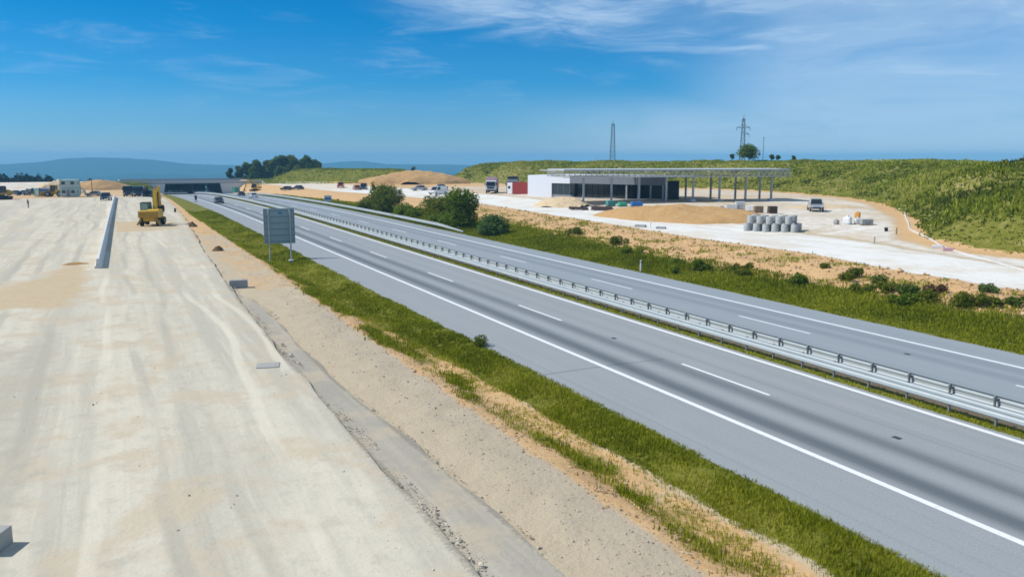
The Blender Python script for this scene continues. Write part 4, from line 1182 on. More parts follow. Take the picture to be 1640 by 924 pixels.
pallet_load('teal wrapped pallet by the building, behind the green one', 77.7, 121.5, R(-12), (1.5, 1.2, .9), M['teal'], wrap=True)
pallet_load('pale concrete blocks on a pallet, nearest the dark pipe end', 84.5, 98.2, R(-40), (1.5, 1.1, .9), M['concrete_pale'])
pallet_load('pale concrete blocks on a pallet, taller middle one behind the manhole rings', 85.9, 98.0, R(-35), (1.4, 1.2, 1.25), M['concrete_pale'])
pallet_load('whitish blocks on a pallet, nearest the brown pallets', 87.0, 96.6, R(-48), (1.3, 1.1, .75), M['bag'])
pallet_load('brown timber stacked on a pallet behind the manhole rings', 85.3, 93.4, R(-30), (1.3, 1.2, .85), M['wood'])
pallet_load('brown and grey timber pallet at the end of the row', 86.7, 92.0, R(-25), (1.2, 1.1, .95), M['rust'])
pallet_load('low grey-brown stack of pavers near the white sacks', 82.6, 71.6, R(-30), (1.35, 1.0, .6), M['concrete_grey'])
t = thing('concrete_pipe', 'short dark pipe lying with its open end towards the road', 'pipe', (83.0, 98.9, tz(83, 98.9)), R(-45))
MB().lathe([(.34, -.9), (.42, -.9), (.42, .9), (.34, .9), (.34, -.9)], (0, 0, .42), 18, 'y').build('shell', M['concrete_grey'], t)
MB().lathe([(0, -.7), (.335, -.7), (.335, -.68), (0, -.68)], (0, 0, .42), 18, 'y').build('bore_shade', M['black'], t)  # black disc standing in for the shade inside the hollow bore

def sack(label, x, y, s, rz, m=None):
    o = MB().box((0, 0, .45 * s), (.95 * s, .9 * s, .9 * s), bev=.2 * s)
    o.lathe([(.18 * s, .86 * s), (.09 * s, .98 * s), (.2 * s, 1.12 * s), (0, 1.06 * s)], (0, 0, 0), 10)
    q = o.build('bulk_sack', m or M['bag']); q.location = (x, y, tz(x, y)); q.rotation_euler = (0, 0, rz)
    return tag(q, label, 'sack', 'sacks on the open pad')
sack('bright white bulk sack on the pad, the biggest of the three', 81.6, 73.6, 1.0, .4)
sack('grey-white slumped sack beside the bright white one', 82.7, 73.0, .8, 1.0, M['concrete_pale'])
sack('small grey sack on the road side of the bright white one', 80.5, 74.3, .6, .2, M['concrete_grey'])

t = thing('fuel_tank', 'small amber tank on a stand on the pad behind the white sacks', 'tank', (86.0, 76.0, tz(86, 76)), R(30))
MB().box((0, 0, .68), (.85, .6, .72), bev=.12).build('tank', M['amber'], t)
for sx_ in (-.32, .32):
    for sy_ in (-.2, .2): MB().box((sx_, sy_, .17), (.07, .07, .36)).build('leg', M['steel_dark'], t)
MB().lathe([(.0, 1.10), (.1, 1.10), (.1, 1.02), (0, 1.02)], (0, 0, 0), 10).build('cap', M['steel_dark'], t)

t = thing('bucket', 'small black bucket on the pale gravel near the curved kerb', 'bucket', (78.9, 65.6, tz(78.9, 65.6)))
MB().lathe([(.0, .02), (.17, .02), (.22, .42), (.235, .43), (.205, .42), (.16, .06), (0, .06)], (0, 0, 0), 16).build('pail', M['black'], t)
MB().tube([(.22 * math.cos(a), 0, .42 + .18 * math.sin(a)) for a in np.linspace(0, PI, 9)], .012, 6).build('handle', M['steel_dark'], t)

def beams(label, a, b_, n=4):
    a = Vector(a); b_ = Vector(b_); d = b_ - a; L = d.length
    t = thing('beam_stack', label, 'beam stack', (a.x, a.y, tz(a.x, a.y)), math.atan2(d.y, d.x), 'dark beam stacks')
    m = MB()
    for k in range(n):
        m.box((L / 2 + random.uniform(-.15, .15), (k % 2) * .3 - .15 + (k // 2) * .04, .2 + (k // 2) * .22), (L, .24, .2))
    m.build('beams', M['pipe_dark'], t)
    bl = MB()
    for u in (.2, .8): bl.box((L * u, 0, .05), (.12, .8, .1))
    bl.build('bearers', M['wood'], t)
beams('dark steel beams lying on the gravel, farther from the orange heap', (69.9, 122.3), (71.4, 118.8))
beams('dark red-brown beams lying on the gravel beside the orange heap', (71.3, 117.3), (72.9, 113.6), 6)

def block(name, label, x, y, rz, d, m, dz=0, cat='concrete block', bev=.03):
    o = MB().box((0, 0, d[2] / 2), d, bev=bev)
    if name == 'concrete_block':
        for sx_ in (-.28, .28): o.tube([(sx_ * d[0] - .06, 0, d[2]), (sx_ * d[0] - .04, 0, d[2] + .05), (sx_ * d[0] + .04, 0, d[2] + .05), (sx_ * d[0] + .06, 0, d[2])], .012, 6)
    q = o.build(name, m); q.location = (x, y, tz(x, y) + dz); q.rotation_euler = (0, 0, rz)
    return tag(q, label, cat)
block('concrete_block', 'grey concrete block standing on the edge of the tan strip beside the works lane', 8.35, 65.9, R(-8), (1.35, .6, .62), M['concrete_grey'], .0)
block('concrete_block', 'pale concrete block cut by the edge of the photo, with a short hard shadow', -3.72, 23.35, R(-26), (1.5, .8, .47), M['concrete'], TOP)
block('concrete_slab', 'thin pale grey slab lying flat on the works lane near its stepped edge', 6.1, 39.2, R(-12), (1.05, .95, .04), M['concrete'], TOP, 'slab', .01)
block('paving_slab', 'low grey slab lying at the top edge of the dirt bank', 61.0, 88.2, R(-60), (1.4, .6, .3), M['concrete_grey'], 0, 'slab')
block('paving_slab', 'low grey slab by the white stake at the top of the dirt bank', 61.6, 84.6, R(-50), (1.2, .5, .28), M['concrete_grey'], 0, 'slab')
block('kerb_stone', 'loose pinkish kerb stone on the pale gravel inside the curved kerb', 70.6, 51.6, R(-40), (1.0, .3, .3), M['pink'], 0, 'kerb stone')
block('kerb_stone', 'loose pale kerb stone farther along inside the curved kerb', 71.6, 53.5, R(-60), (1.0, .3, .3), M['concrete_pale'], 0, 'kerb stone')

def stake(label, x, y, h=1.0, m=None):
    o = MB().prism([(-.05, -.05), (.05, -.05), (.05, .05), (-.05, .05)], 'z', -.2, h)
    o.add([(-.05, -.05, h), (.05, -.05, h), (.05, .05, h), (-.05, .05, h), (0, 0, h + .08)], [(0, 1, 4), (1, 2, 4), (2, 3, 4), (3, 0, 4)])
    q = o.build('survey_stake', m or M['white_paint']); q.location = (x, y, tz(x, y))
    return tag(q, label, 'stake')
stake('white stake at the top of the dirt bank beside a grey slab', 60.9, 85.9, .95)
stake('thin grey stake on the pale gravel between the rings and the curved kerb', 69.6, 59.2, .7, M['concrete_grey'])
stake('thin stake near the black bucket', 77.4, 63.0, .7, M['wood'])

t = thing('bollard', 'short dark bollard beside the works lane near the yellow excavator', 'bollard', (10.2, 163, tz(10.2, 163)))
MB().tube([(0, 0, 0), (0, 0, .85), (0, 0, .95)], [.2, .17, .09], 12).build('shaft', M['black'], t)
MB().lathe([(0, .0), (.36, 0), (.34, .10), (.2, .14), (0, .14)], (0, 0, 0), 14).build('base', M['concrete_pale'], t)

def cover(label, x, y, d):
    o = MB().box((0, 0, 0), d, bev=.003)
    for k in range(6): o.box(((k - 2.5) * d[0] / 7, 0, .006), (d[0] / 18, d[1] * .85, .006))
    q = o.build('drain_cover', M['bitumen']); q.location = (x, y, .010)
    return tag(q, label, 'drain cover')
cover('dark drain cover in the asphalt between the lanes, close to us', 24.75, 19.5, (.22, .32, .012))
cover('dark drain cover in the asphalt farther along the lane line', 24.62, 37.9, (.22, .32, .012))
cover('dark drain cover on the farther carriageway', 36.1, 28.2, (.22, .32, .012))

# ------------------------------------------------------------------ worker
def person(label, x, y, rz, z, m):
    t = thing('person', label, 'person', (x, y, z), rz)
    J = {'pel': (0, 0, .93), 'sp': (0, -.01, 1.15), 'ch': (0, .02, 1.36), 'nk': (0, .06, 1.50), 'hd': (0, .10, 1.62), 'tp': (0, .11, 1.74),
         'hl': (-.10, 0, .88), 'kl': (-.12, .05, .48), 'al': (-.13, -.02, .09), 'tl': (-.14, .13, .04), 'hr': (.10, 0, .88), 'kr': (.13, .0, .48), 'ar': (.15, -.06, .09), 'tr': (.17, .08, .04),
         'sl': (-.20, .02, 1.40), 'el': (-.27, -.02, 1.13), 'wl': (-.22, .14, .92), 'sr': (.20, .02, 1.40), 'er': (.28, .0, 1.13), 'wr': (.20, .20, 1.02)}
    rad = {'pel': .15, 'sp': .14, 'ch': .16, 'nk': .06, 'hd': .10, 'tp': .07, 'hl': .09, 'kl': .065, 'al': .05, 'tl': .045, 'hr': .09, 'kr': .065, 'ar': .05, 'tr': .045, 'sl': .07, 'el': .05, 'wl': .04, 'sr': .07, 'er': .05, 'wr': .04}
    E = [('pel', 'sp'), ('sp', 'ch'), ('ch', 'nk'), ('nk', 'hd'), ('hd', 'tp'), ('pel', 'hl'), ('hl', 'kl'), ('kl', 'al'), ('al', 'tl'), ('pel', 'hr'), ('hr', 'kr'), ('kr', 'ar'), ('ar', 'tr'), ('ch', 'sl'), ('sl', 'el'), ('el', 'wl'), ('ch', 'sr'), ('sr', 'er'), ('er', 'wr')]
    ks = list(J); me = bpy.data.meshes.new('body'); me.from_pydata([J[k] for k in ks], [(ks.index(a), ks.index(b_)) for a, b_ in E], [])
    me.materials.append(m)
    o = link(bpy.data.objects.new('body', me), t)
    md = o.modifiers.new('skin', 'SKIN')
    for i, k in enumerate(ks): me.skin_vertices[0].data[i].radius = (rad[k], rad[k])
    me.skin_vertices[0].data[0].use_root = True
    o.modifiers.new('sub', 'SUBSURF').levels = 1; o.modifiers['sub'].render_levels = 1
    MB().lathe([(.125, 1.66), (.12, 1.73), (.09, 1.79), (0, 1.82)], (0, .10, 0), 14).build('helmet', M['yellow_old'], t)
    return t
person('worker in dark clothes standing alone on the pale works area', -15.2, 190.6, R(120), tz(-15.2, 190.6) + TOP, M['cloth_dark'])


# ------------------------------------------------------------------ kerb round the pad
kp = [(111, 90.2), (104, 83.5), (95, 76), (88, 70), (82.2, 65.2), (78.6, 60.8), (75.6, 57.2), (72.6, 53.9), (69.8, 49.6), (66.6, 44.4), (63.6, 39.5), (60, 33)]
V = []; F = []
pr_ = [(-.07, -.1), (-.07, .08), (-.055, .10), (.055, .10), (.07, .08), (.07, -.1)]
for i in range(len(kp)):
    a = Vector(kp[max(i - 1, 0)]); b = Vector(kp[min(i + 1, len(kp) - 1)]); d = (b - a).normalized(); q = Vector((-d.y, d.x)); z = tz(*kp[i])
    V += [(kp[i][0] + q.x * u, kp[i][1] + q.y * u, z + v) for u, v in pr_]
    if i: F += [((i - 1) * 6 + j_, (i - 1) * 6 + (j_ + 1) % 6, i * 6 + (j_ + 1) % 6, i * 6 + j_) for j_ in range(6)]
tag(MB().add(V, F).build('kerb', M['concrete_pale']), kind='structure')

# ------------------------------------------------------------------ grass
def blades(name, x, y, h, nb, wd, mat, tint, spread=.12, lean=.45, zoff=0.0):
    """tufts of thin blades, every blade a real leaning triangle pair"""
    n = len(x); z = terrain(x, y) + zoff
    bx = np.repeat(x, nb) + RNG.normal(0, 1, n * nb) * np.repeat(spread * (h / .3), nb); by = np.repeat(y, nb) + RNG.normal(0, 1, n * nb) * np.repeat(spread * (h / .3), nb)
    bz = np.repeat(z, nb) - .03; hh = np.repeat(h, nb) * RNG.uniform(.55, 1.15, n * nb)
    a = RNG.uniform(0, 2 * PI, n * nb); l = RNG.uniform(.1, 1, n * nb) * lean * hh
    t = RNG.uniform(0, 2 * PI, n * nb); w2 = np.repeat(np.broadcast_to(wd, n), nb) * RNG.uniform(.6, 1.3, n * nb) / 2
    dx, dy = np.cos(t) * w2, np.sin(t) * w2; lx, ly = np.cos(a) * l, np.sin(a) * l
    P = np.empty((n * nb, 5, 3))
    P[:, 0] = np.stack([bx - dx, by - dy, bz], 1); P[:, 1] = np.stack([bx + dx, by + dy, bz], 1)
    P[:, 2] = np.stack([bx + lx * .35 - dx * .8, by + ly * .35 - dy * .8, bz + hh * .6], 1); P[:, 3] = np.stack([bx + lx * .35 + dx * .8, by + ly * .35 + dy * .8, bz + hh * .6], 1)
    P[:, 4] = np.stack([bx + lx, by + ly, bz + hh * .97], 1)
    k = np.arange(n * nb)[:, None] * 5
    F = np.concatenate([k + [[0, 1, 3]], k + [[0, 3, 2]], k + [[2, 3, 4]]])
    tt = np.clip(np.repeat(tint, nb) + RNG.normal(0, .17, n * nb), 0, 1)
    o = mesh_np(name, P.reshape(-1, 3), F, mat, None, dict(tint=np.repeat(tt, 5)))
    return tag(o, kind='stuff')

def scatter(n, x0, x1, y0, y1, keep, pw=1.0):
    """random points, denser towards the viewer when pw > 1"""
    u = RNG.uniform(0, 1, n) ** pw; y = y0 + (y1 - y0) * u
    a = x0(y) if callable(x0) else x0; b = x1(y) if callable(x1) else x1
    x = a + (b - a) * RNG.uniform(0, 1, n)
    k = RNG.uniform(0, 1, n) < keep(x, y)
    return x[k] + bend(y[k]), y[k]

# strip between works and hard shoulder
x, y = scatter(36000, lambda y: G_IN(y) - .1, 17.28, 7, 170, lambda x, y: np.where((x < 15.0) & (y < 60), .6, 1) * np.clip(.55 + 2.0 * (fbm(x * 1.0, y * .5, 5) - .38), .12, 1), 2.0)
x2, y2 = scatter(5200, 12.9, lambda y: G_IN(y) + .05, 7, 62, lambda x, y: np.clip((fbm(x * .9, y * .4, 7) - .50) * 5, 0, 1) * (1 - .9 * box_mask(x, 14.85, 15.15, .1)), 1.6)
x, y = np.concatenate([x, x2]), np.concatenate([y, y2])
h = (.09 + .24 * fbm(x * .7, y * .5, 6) ** 1.2) * np.where(x > 16.9, .7, 1)
blades('verge_grass', x, y, h, 5, np.clip(.012 + y * .0006, .014, .07), M['grass'], .42 + .9 * (fbm(x * .5, y * .3, 9) - .5) + .12 * (x < 15.2), .14)
# dark tufts on the bare slope beside it
cx = RNG.uniform(0, 1, 90); cy = 9 + 62 * RNG.uniform(0, 1, 90) ** 1.3; cx = 13.0 + .9 * cx + .25 * np.sin(cy * .4)
k = RNG.uniform(0, 1, 90) < .25 + .9 * (fbm(cy * .22, cx * 0, 12) > .48)
cx, cy = cx[k], cy[k]; m_ = 60
x = np.repeat(cx, m_) + RNG.normal(0, .26, len(cx) * m_); y = np.repeat(cy, m_) + RNG.normal(0, .55, len(cy) * m_)
h = RNG.uniform(.14, .34, len(x))
blades('verge_tufts', x, y, h, 5, .02 + y * .0005, M['grass'], .34 + .4 * (fbm(x, y, 19) - .4), .10)
x, y = scatter(4200, 12.5, lambda y: G_IN(y), 7, 80, lambda x, y: np.clip((fbm(x * .7, y * .35, 23) - .50) * 4, 0, 1) * .8, 1.4)
blades('verge_tufts', x, y, RNG.uniform(.10, .24, len(x)), 4, .016 + y * .0005, M['grass'], .55 + .35 * (fbm(x, y, 29) - .4), .12)
# straw and weeds on the foot of the slope beside the pale drain line
x, y = scatter(6500, 13.7, lambda y: G_IN(y) + .1, 7, 60, lambda x, y: np.clip(.25 + 2.4 * (fbm(x * 1.1, y * .35, 27) - .42), 0, 1) * (1 - .9 * box_mask(x, 15.0, 15.3, .1)), 1.6)
blades('verge_straw', x, y, RNG.uniform(.06, .20, len(x)), 5, .014 + y * .0005, M['grass'], .66 + .5 * (fbm(x * 1.2, y * .8, 28) - .5), .14)
# median
x, y = scatter(11000, 28.72, 29.5, 11, 260, lambda x, y: .45 + 1.1 * (fbm(x * 1.2, y * .35, 33) - .4), 2.0)
blades('median_grass', x, y, RNG.uniform(.08, .20, len(x)), 4, .018 + y * .0006, M['grass'], .55 + .3 * (fbm(x, y * .4, 35) - .5), .12)
# verge on the far side
x, y = scatter(52000, 41.35, lambda y: G_OUT(y) + 1.5, 16, 270, lambda x, y: np.clip(1.15 * (1 - sstep(G_OUT(y) - 3.5, G_OUT(y) + 1.2, x) * .85) + .8 * (fbm(x * .35, y * .35, 43) - .5), 0, 1), 1.7)
h = (.16 + .30 * fbm(x * .3, y * .3, 44)) * (.55 + .6 * sstep(42, 45, x))
blades('verge_grass', x, y, h, 5, .03 + y * .0006, M['grass'], .33 + .55 * (fbm(x * .25, y * .25, 46) - .45), .16)
# weeds on the dirt bank
x, y = scatter(9000, lambda y: G_OUT(y) - 1, lambda y: W_LO(y) - .5, 18, 150, lambda x, y: np.clip((fbm(x * .5, y * .5, 52) - .50) * 5, 0, 1) * (1 - .7 * sstep(G_OUT(y), W_LO(y), x)), 1.4)
blades('bank_weeds', x, y, RNG.uniform(.15, .4, len(x)), 6, .035 + y * .0006, M['hillgrass'], .45 + .5 * (fbm(x, y, 53) - .5), .2)
# embankment
x = RNG.uniform(70, 240, 190000); y = RNG.uniform(8, 335, 190000)
d = hill_d(x, y); k = (d > -.2) & (d < 42) & (RNG.uniform(0, 1, len(x)) < np.clip(1.1 - d * .012, .25, 1) * np.clip(110 / np.hypot(x, y), .25, 1.0))
x, y, d = x[k], y[k], d[k]
dist = np.hypot(x, y)
n1 = fbm(x * .22, y * .22, 63); n2 = fbm(x * .06, y * .06, 65)
h = (.25 + 1.0 * np.clip(n1 - .3, 0, 1)) * RNG.uniform(.7, 1.2, len(x)) * np.where(d < 3, .6, 1)
blades('embankment_grass', x, y, h, 6, .05 + dist * .0011, M['hillgrass'], .44 + .75 * (n1 - .5) + .85 * (n2 - .5) - .24 * (y < 84 - .2 * (x - 106)) + .07 * ((y > 86) & (y < 112)), .22, .5)  # near lobe greener; its darker tint also stands in for the fold's shade
x = RNG.uniform(70, 230, 2600); y = RNG.uniform(20, 320, 2600)
k = (hill_d(x, y) > 1.0) & (hill_d(x, y) < 11) & (fbm(x * .08, y * .08, 67) > .47); cx, cy = x[k], y[k]
x = np.repeat(cx, 9) + RNG.normal(0, .45, len(cx) * 9); y = np.repeat(cy, 9) + RNG.normal(0, .45, len(cy) * 9)
blades('embankment_weeds', x, y, RNG.uniform(.35, .95, len(x)), 7, .07 + np.hypot(x, y) * .0010, M['hillgrass'], np.repeat(RNG.uniform(.02, .34, len(cx)), 9), .3, .55)
x = RNG.uniform(50, 150, 22000); y = RNG.uniform(280, 430, 22000)
k = (bank_d(x, y) > 1) & (bank_d(x, y) < 22); x, y = x[k], y[k]
blades('bank_grass', x, y, RNG.uniform(.3, .7, len(x)), 4, .28, M['hillgrass'], .40 + .6 * (fbm(x * .15, y * .15, 73) - .5), .4, .5)
x = RNG.uniform(-8, 14, 2600); y = RNG.uniform(386, 404, 2600)
blades('bank_grass', x, y, RNG.uniform(.3, .7, len(x)), 4, .25, M['hillgrass'], .45 + .5 * (fbm(x * .2, y * .2, 75) - .5), .4, .5)

# ------------------------------------------------------------------ stones
def stones(name, x, y, s, mat, dz=0.0):
    n = len(x); z = terrain(x, y) + dz
    base = np.array([(1, 0, 0), (-1, 0, 0), (0, 1, 0), (0, -1, 0), (0, 0, 1), (0, 0, -.6)], float)
    P = base[None] * RNG.uniform(.6, 1.1, (n, 6, 1)) * s[:, None, None] + RNG.normal(0, .12, (n, 6, 3)) * s[:, None, None]
    a = RNG.uniform(0, PI, n); ca, sa = np.cos(a), np.sin(a)
    X_ = P[:, :, 0] * ca[:, None] - P[:, :, 1] * sa[:, None]; Y_ = P[:, :, 0] * sa[:, None] + P[:, :, 1] * ca[:, None]
    P = np.stack([X_ + x[:, None], Y_ + y[:, None], P[:, :, 2] * .7 + z[:, None] + s[:, None] * .25], 2)
    fs = np.array([(0, 2, 4), (2, 1, 4), (1, 3, 4), (3, 0, 4), (2, 0, 5), (1, 2, 5), (3, 1, 5), (0, 3, 5)])
    F = (np.arange(n)[:, None, None] * 6 + fs[None]).reshape(-1, 3)
    return tag(mesh_np(name, P.reshape(-1, 3), F, mat, None, dict(tint=np.repeat(RNG.uniform(0, 1, n), 6))), kind='stuff')
M['stone'] = leaf_material('stones', [(.24, .20, .15), (.37, .32, .24), (.50, .44, .34), (.60, .54, .44)], 0.0)
M['clod'] = leaf_material('clods', [(.22, .13, .06), (.40, .25, .12), (.54, .36, .19), (.60, .45, .28)], 0.0)
x, y = scatter(14000, 8.6, 13.4, 7, 125, lambda x, y: .15 + .85 * sstep(9.3, 11.6, x), 1.6)
stones('gravel', x, y, RNG.gamma(1.5, .010, len(x)) + .007, M['stone'])
x, y = scatter(5200, 12.0, 14.8, 8, 70, lambda x, y: np.clip((fbm(x, y * .5, 83) - .35) * 3, 0, 1), 1.4)
stones('clods', x, y, RNG.gamma(1.6, .016, len(x)) + .010, M['clod'])
x, y = scatter(5200, lambda y: W_EDGE(y) - .5, lambda y: W_EDGE(y) + .45, 8, 75, lambda x, y: np.clip((fbm(x * 2, y * .4, 85) - .36) * 3, 0, 1), 1.5)
x2, y2 = scatter(4200, lambda y: S_EDGE(y) - .3, lambda y: S_EDGE(y) + .35, 8, 60, lambda x, y: np.clip((fbm(x * 2, y * .4, 87) - .36) * 3, 0, 1), 1.5)
stones('gravel', x2, y2, RNG.gamma(1.5, .012, len(x2)) + .008, M['stone'], .03)
x2, y2 = scatter(2600, -8, lambda y: W_EDGE(y), 8, 70, lambda x, y: np.clip((fbm(x * .5, y * .25, 88) - .46) * 4, 0, 1), 1.6)
stones('gravel', x2, y2, RNG.gamma(1.3, .009, len(x2)) + .005, M['stone'], TOP)
stones('clods', x, y, RNG.gamma(1.6, .014, len(x)) + .008, M['stone'], .14)
x, y = scatter(9000, lambda y: G_OUT(y) - .5, lambda y: W_LO(y), 18, 150, lambda x, y: .8 + 0 * x, 1.4)
stones('clods', x, y, RNG.gamma(1.6, .034, len(x)) + .02, M['clod'])

# ------------------------------------------------------------------ shrubs and trees
def leaves(lobes, n, size, seed, tint0=.45, shell=.62):
    """leaf-sized quads spread through lobes (cx, cy, cz, rx, ry, rz)"""
    g = np.random.default_rng(seed)
    L = np.array(lobes, float); vol = (L[:, 3] * L[:, 4] * L[:, 5]) ** .7; pick = g.choice(len(L), n, p=vol / vol.sum())
    d = g.normal(0, 1, (n, 3)); d /= np.linalg.norm(d, axis=1)[:, None]
    rr = shell + (1.06 - shell) * g.uniform(0, 1, n) ** .6
    lump = 1 + .85 * (fbm(d[:, 0] * 2.2 + pick * 3.7 + 20, d[:, 1] * 2.2 + d[:, 2] * 1.9 + 20, seed, 3) - .5)
    C = L[pick, :3] + d * L[pick, 3:] * (rr * lump)[:, None]
    C = C[C[:, 2] > .02]; n = len(C); pick = pick[:n]
    a = g.normal(0, 1, (n, 3)); a[:, 2] *= .6; a /= np.linalg.norm(a, axis=1)[:, None]
    b = np.cross(a, g.normal(0, 1, (n, 3))); b /= np.linalg.norm(b, axis=1)[:, None] + 1e-9
    s = size * g.uniform(.55, 1.35, n)[:, None]
    P = np.stack([C - a * s, C + b * s * .45, C + a * s, C - b * s * .45], 1)
    F = np.arange(n * 4).reshape(n, 4)
    lob = g.uniform(-.14, .14, len(L))
    tint = np.clip(tint0 + lob[pick] + g.normal(0, .15, n) + .35 * (fbm(C[:, 0] * .9 + 30, C[:, 1] * .9 + C[:, 2] * .9 + 30, seed + 2) - .5), 0, 1)
    return P.reshape(-1, 3), F, np.repeat(tint, 4)

def tree(name, label, x, y, lobes, n, size, mat, seed, cat='tree', group=None, trunk=(.12, 1.2), tint0=.45, z=None, limbs=4):
    t = thing(name, label, cat, (x, y, tz(x, y) - .05 if z is None else z), 0, group)
    P, F, tt = leaves(lobes, n, size, seed, tint0)
    mesh_np('crown', P, F, mat, t, dict(tint=tt))
    r, h = trunk
    g = random.Random(seed); m = MB()
    m.tube([(0, 0, -.2), (.04, .03, h * .5), (.02, -.03, h)], [r * 1.3, r, r * .75], 7)
    for k in range(min(limbs, len(lobes))):
        l = lobes[k]; m.tube([(0, 0, h * .85), (l[0] * .45, l[1] * .45, h * .8 + (l[2] - h * .8) * .5), (l[0] * .85, l[1] * .85, l[2])], [r * .6, r * .4, r * .15], 6)
    m.build('trunk', M['bark'], t)
    return t

def rlobes(seed, n, rx, ry, z0, z1, s0, s1, top=.5):
    g = random.Random(seed); out = []
    for k in range(n):
        u = (k + .5) / n; zz = z0 + (z1 - z0) * u; f = 1 - top * u ** 1.5
        a = g.uniform(0, 2 * PI); q = math.sqrt(g.uniform(0, 1)); s = g.uniform(s0, s1)
        out.append((math.cos(a) * q * rx * f, math.sin(a) * q * ry * f, zz, s, s, s * g.uniform(.75, 1.05)))
    return out

TB = 'tall bushes on the verge before the dirt bank'
tree('tall_bush', 'tall dark bush with a thin spire, farthest of the tall bushes from us', 44.6, 145.5, rlobes(3, 20, 2.7, 4.6, .9, 4.2, 1.0, 1.6, .45) + [(-1.6, 1.6, 4.2, .55, .55, 1.0), (-1.65, 1.7, 5.2, .3, .3, .75), (1.2, -.5, 4.5, .7, .7, .8)], 11000, .17, M['leaf_mid'], 3, 'bush', TB, (.14, 1.4), .50)
tree('tall_bush', 'loose olive bush between the spired bush and the densest one', 45.6, 121.5, rlobes(5, 17, 2.4, 4.2, .8, 3.3, .9, 1.35, .4), 8200, .15, M['leaf_mid'], 5, 'bush', TB, (.10, 1.0), .62)
tree('tall_bush', 'dense round dark green bush, biggest of the tall bushes', 44.9, 109.2, rlobes(7, 20, 2.1, 2.9, 1.0, 4.5, 1.05, 1.65, .40), 11000, .17, M['leaf_bright'], 7, 'bush', TB, (.14, 1.3), .46)
tree('tall_bush', 'low rounded grey-green bush beside the dense one, closest to us', 44.2, 97.3, rlobes(9, 13, 1.9, 2.4, .55, 1.9, .8, 1.2, .35), 6000, .15, M['leaf_willow'], 9, 'bush', TB, (.07, .6), .54)
tree('tall_bush', 'bright green low bush filling the gap between the spired bush and the loose olive bush', 44.0, 131.0, rlobes(12, 12, 1.8, 4.4, .5, 1.5, .8, 1.2, .3), 5200, .16, M['leaf_bright'], 12, 'bush', TB, (.07, .6), .58)
tree('tall_bush', 'bright low bush at the foot of the dense bush, on the loose olive bush side', 43.7, 115.0, rlobes(13, 10, 1.3, 3.2, .4, 1.2, .7, 1.0, .3), 4200, .15, M['leaf_bright'], 13, 'bush', TB, (.06, .5), .56)
tree('tall_bush', 'small olive bush at the outer side of the spired bush', 44.2, 156.5, rlobes(10, 8, 1.6, 2.0, .6, 1.9, .7, 1.0, .4), 2600, .16, M['leaf_mid'], 10, 'bush', TB, (.07, .7), .48)
SB = 'low shrubs on the grassy verge'
SH = [('bright green spreading shrub behind the white marker post', 45.0, 57.0, 2.3, 1.2, 1.05, 'leaf_bright', .45, 3200),
      ('dark round shrub low on the verge, nearest the photo edge', 49.0, 34.6, .75, .75, .95, 'leaf_mid', .30, 1100),
      ('dark shrub at the foot of the dirt, beside a reddish plant', 48.9, 38.6, 1.2, .9, .95, 'leaf_dark', .45, 1500),
      ('olive shrub spreading into the grass, in the middle of the shrub row', 47.6, 41.4, 1.3, .9, .75, 'leaf_mid', .5, 1400),
      ('small dark shrub alone on the orange dirt above the row', 51.4, 45.2, .9, .7, .75, 'leaf_mid', .32, 900),
      ('small olive shrub between two bare patches of dirt', 49.8, 44.6, .7, .6, .7, 'leaf_mid', .45, 700),
      ('upright narrow shrub of the row', 50.0, 41.9, .45, .45, 1.0, 'leaf_dark', .5, 600),
      ('small dry reddish plant beside the dark shrub', 50.4, 37.9, .5, .45, .7, 'dryleaf', .4, 500),
      ('narrow green shrub next to the dark round one', 48.4, 36.5, .6, .6, .85, 'leaf_mid', .42, 800),
      ('tiny dark shrub beyond the small ones on the dirt slope', 52.3, 49.3, .5, .5, .5, 'leaf_mid', .35, 450),
      ('flat olive shrub behind the bright green one', 48.3, 54.5, 1.2, .8, .6, 'leaf_mid', .48, 900),
      ('dark tuft of a shrub by the photo edge under the white road', 50.6, 32.0, .9, .7, .6, 'leaf_dark', .55, 800)]
M['dryleaf'] = leaf_material('dry_leaves', [(.05, .025, .015), (.10, .05, .03), (.16, .09, .05), (.22, .15, .08)])
SH += [('wide mid-green shrub low in the grass under the small dark dirt shrub', 46.6, 46.8, 1.5, 1.0, .8, 'leaf_bright', .4, 1500),
       ('olive shrub behind the spreading one of the row, up against the dirt', 49.3, 40.6, 1.0, .8, .75, 'leaf_mid', .5, 1000),
       ('low broad bright shrub in the grass in front of the narrow green one', 46.9, 37.0, 1.4, .9, .65, 'leaf_bright', .42, 1400),
       ('dark broad shrub between the dark tuft and the dark round shrub', 49.8, 33.4, 1.1, .8, .7, 'leaf_mid', .4, 1100),
       ('pale grey-green shrub high on the dirt near the photo edge', 52.6, 35.4, .9, .7, .6, 'leaf_willow', .5, 800),
       ('small brown-green plant on the dirt, next to the pale shrub', 51.5, 38.0, .6, .5, .55, 'dryleaf', .7, 500),
       ('bright grassy shrub beyond the spreading one, by the marker post', 46.2, 61.5, 1.3, .9, .7, 'leaf_bright', .5, 1200),
       ('dark small shrub just in front of the bright spreading one', 46.4, 52.5, .9, .7, .65, 'leaf_mid', .3, 900),
       ('olive shrub at the dirt edge halfway to the low grey-green bush', 49.8, 76.0, 1.4, 1.1, .85, 'leaf_mid', .5, 1400),
       ('bright shrub in the grass halfway to the low grey-green bush', 47.4, 70.0, 1.5, 1.1, .8, 'leaf_bright', .48, 1500),
       ('dark shrub on the dirt edge nearer the low grey-green bush', 50.3, 86.5, 1.3, 1.0, .9, 'leaf_mid', .36, 1300)]
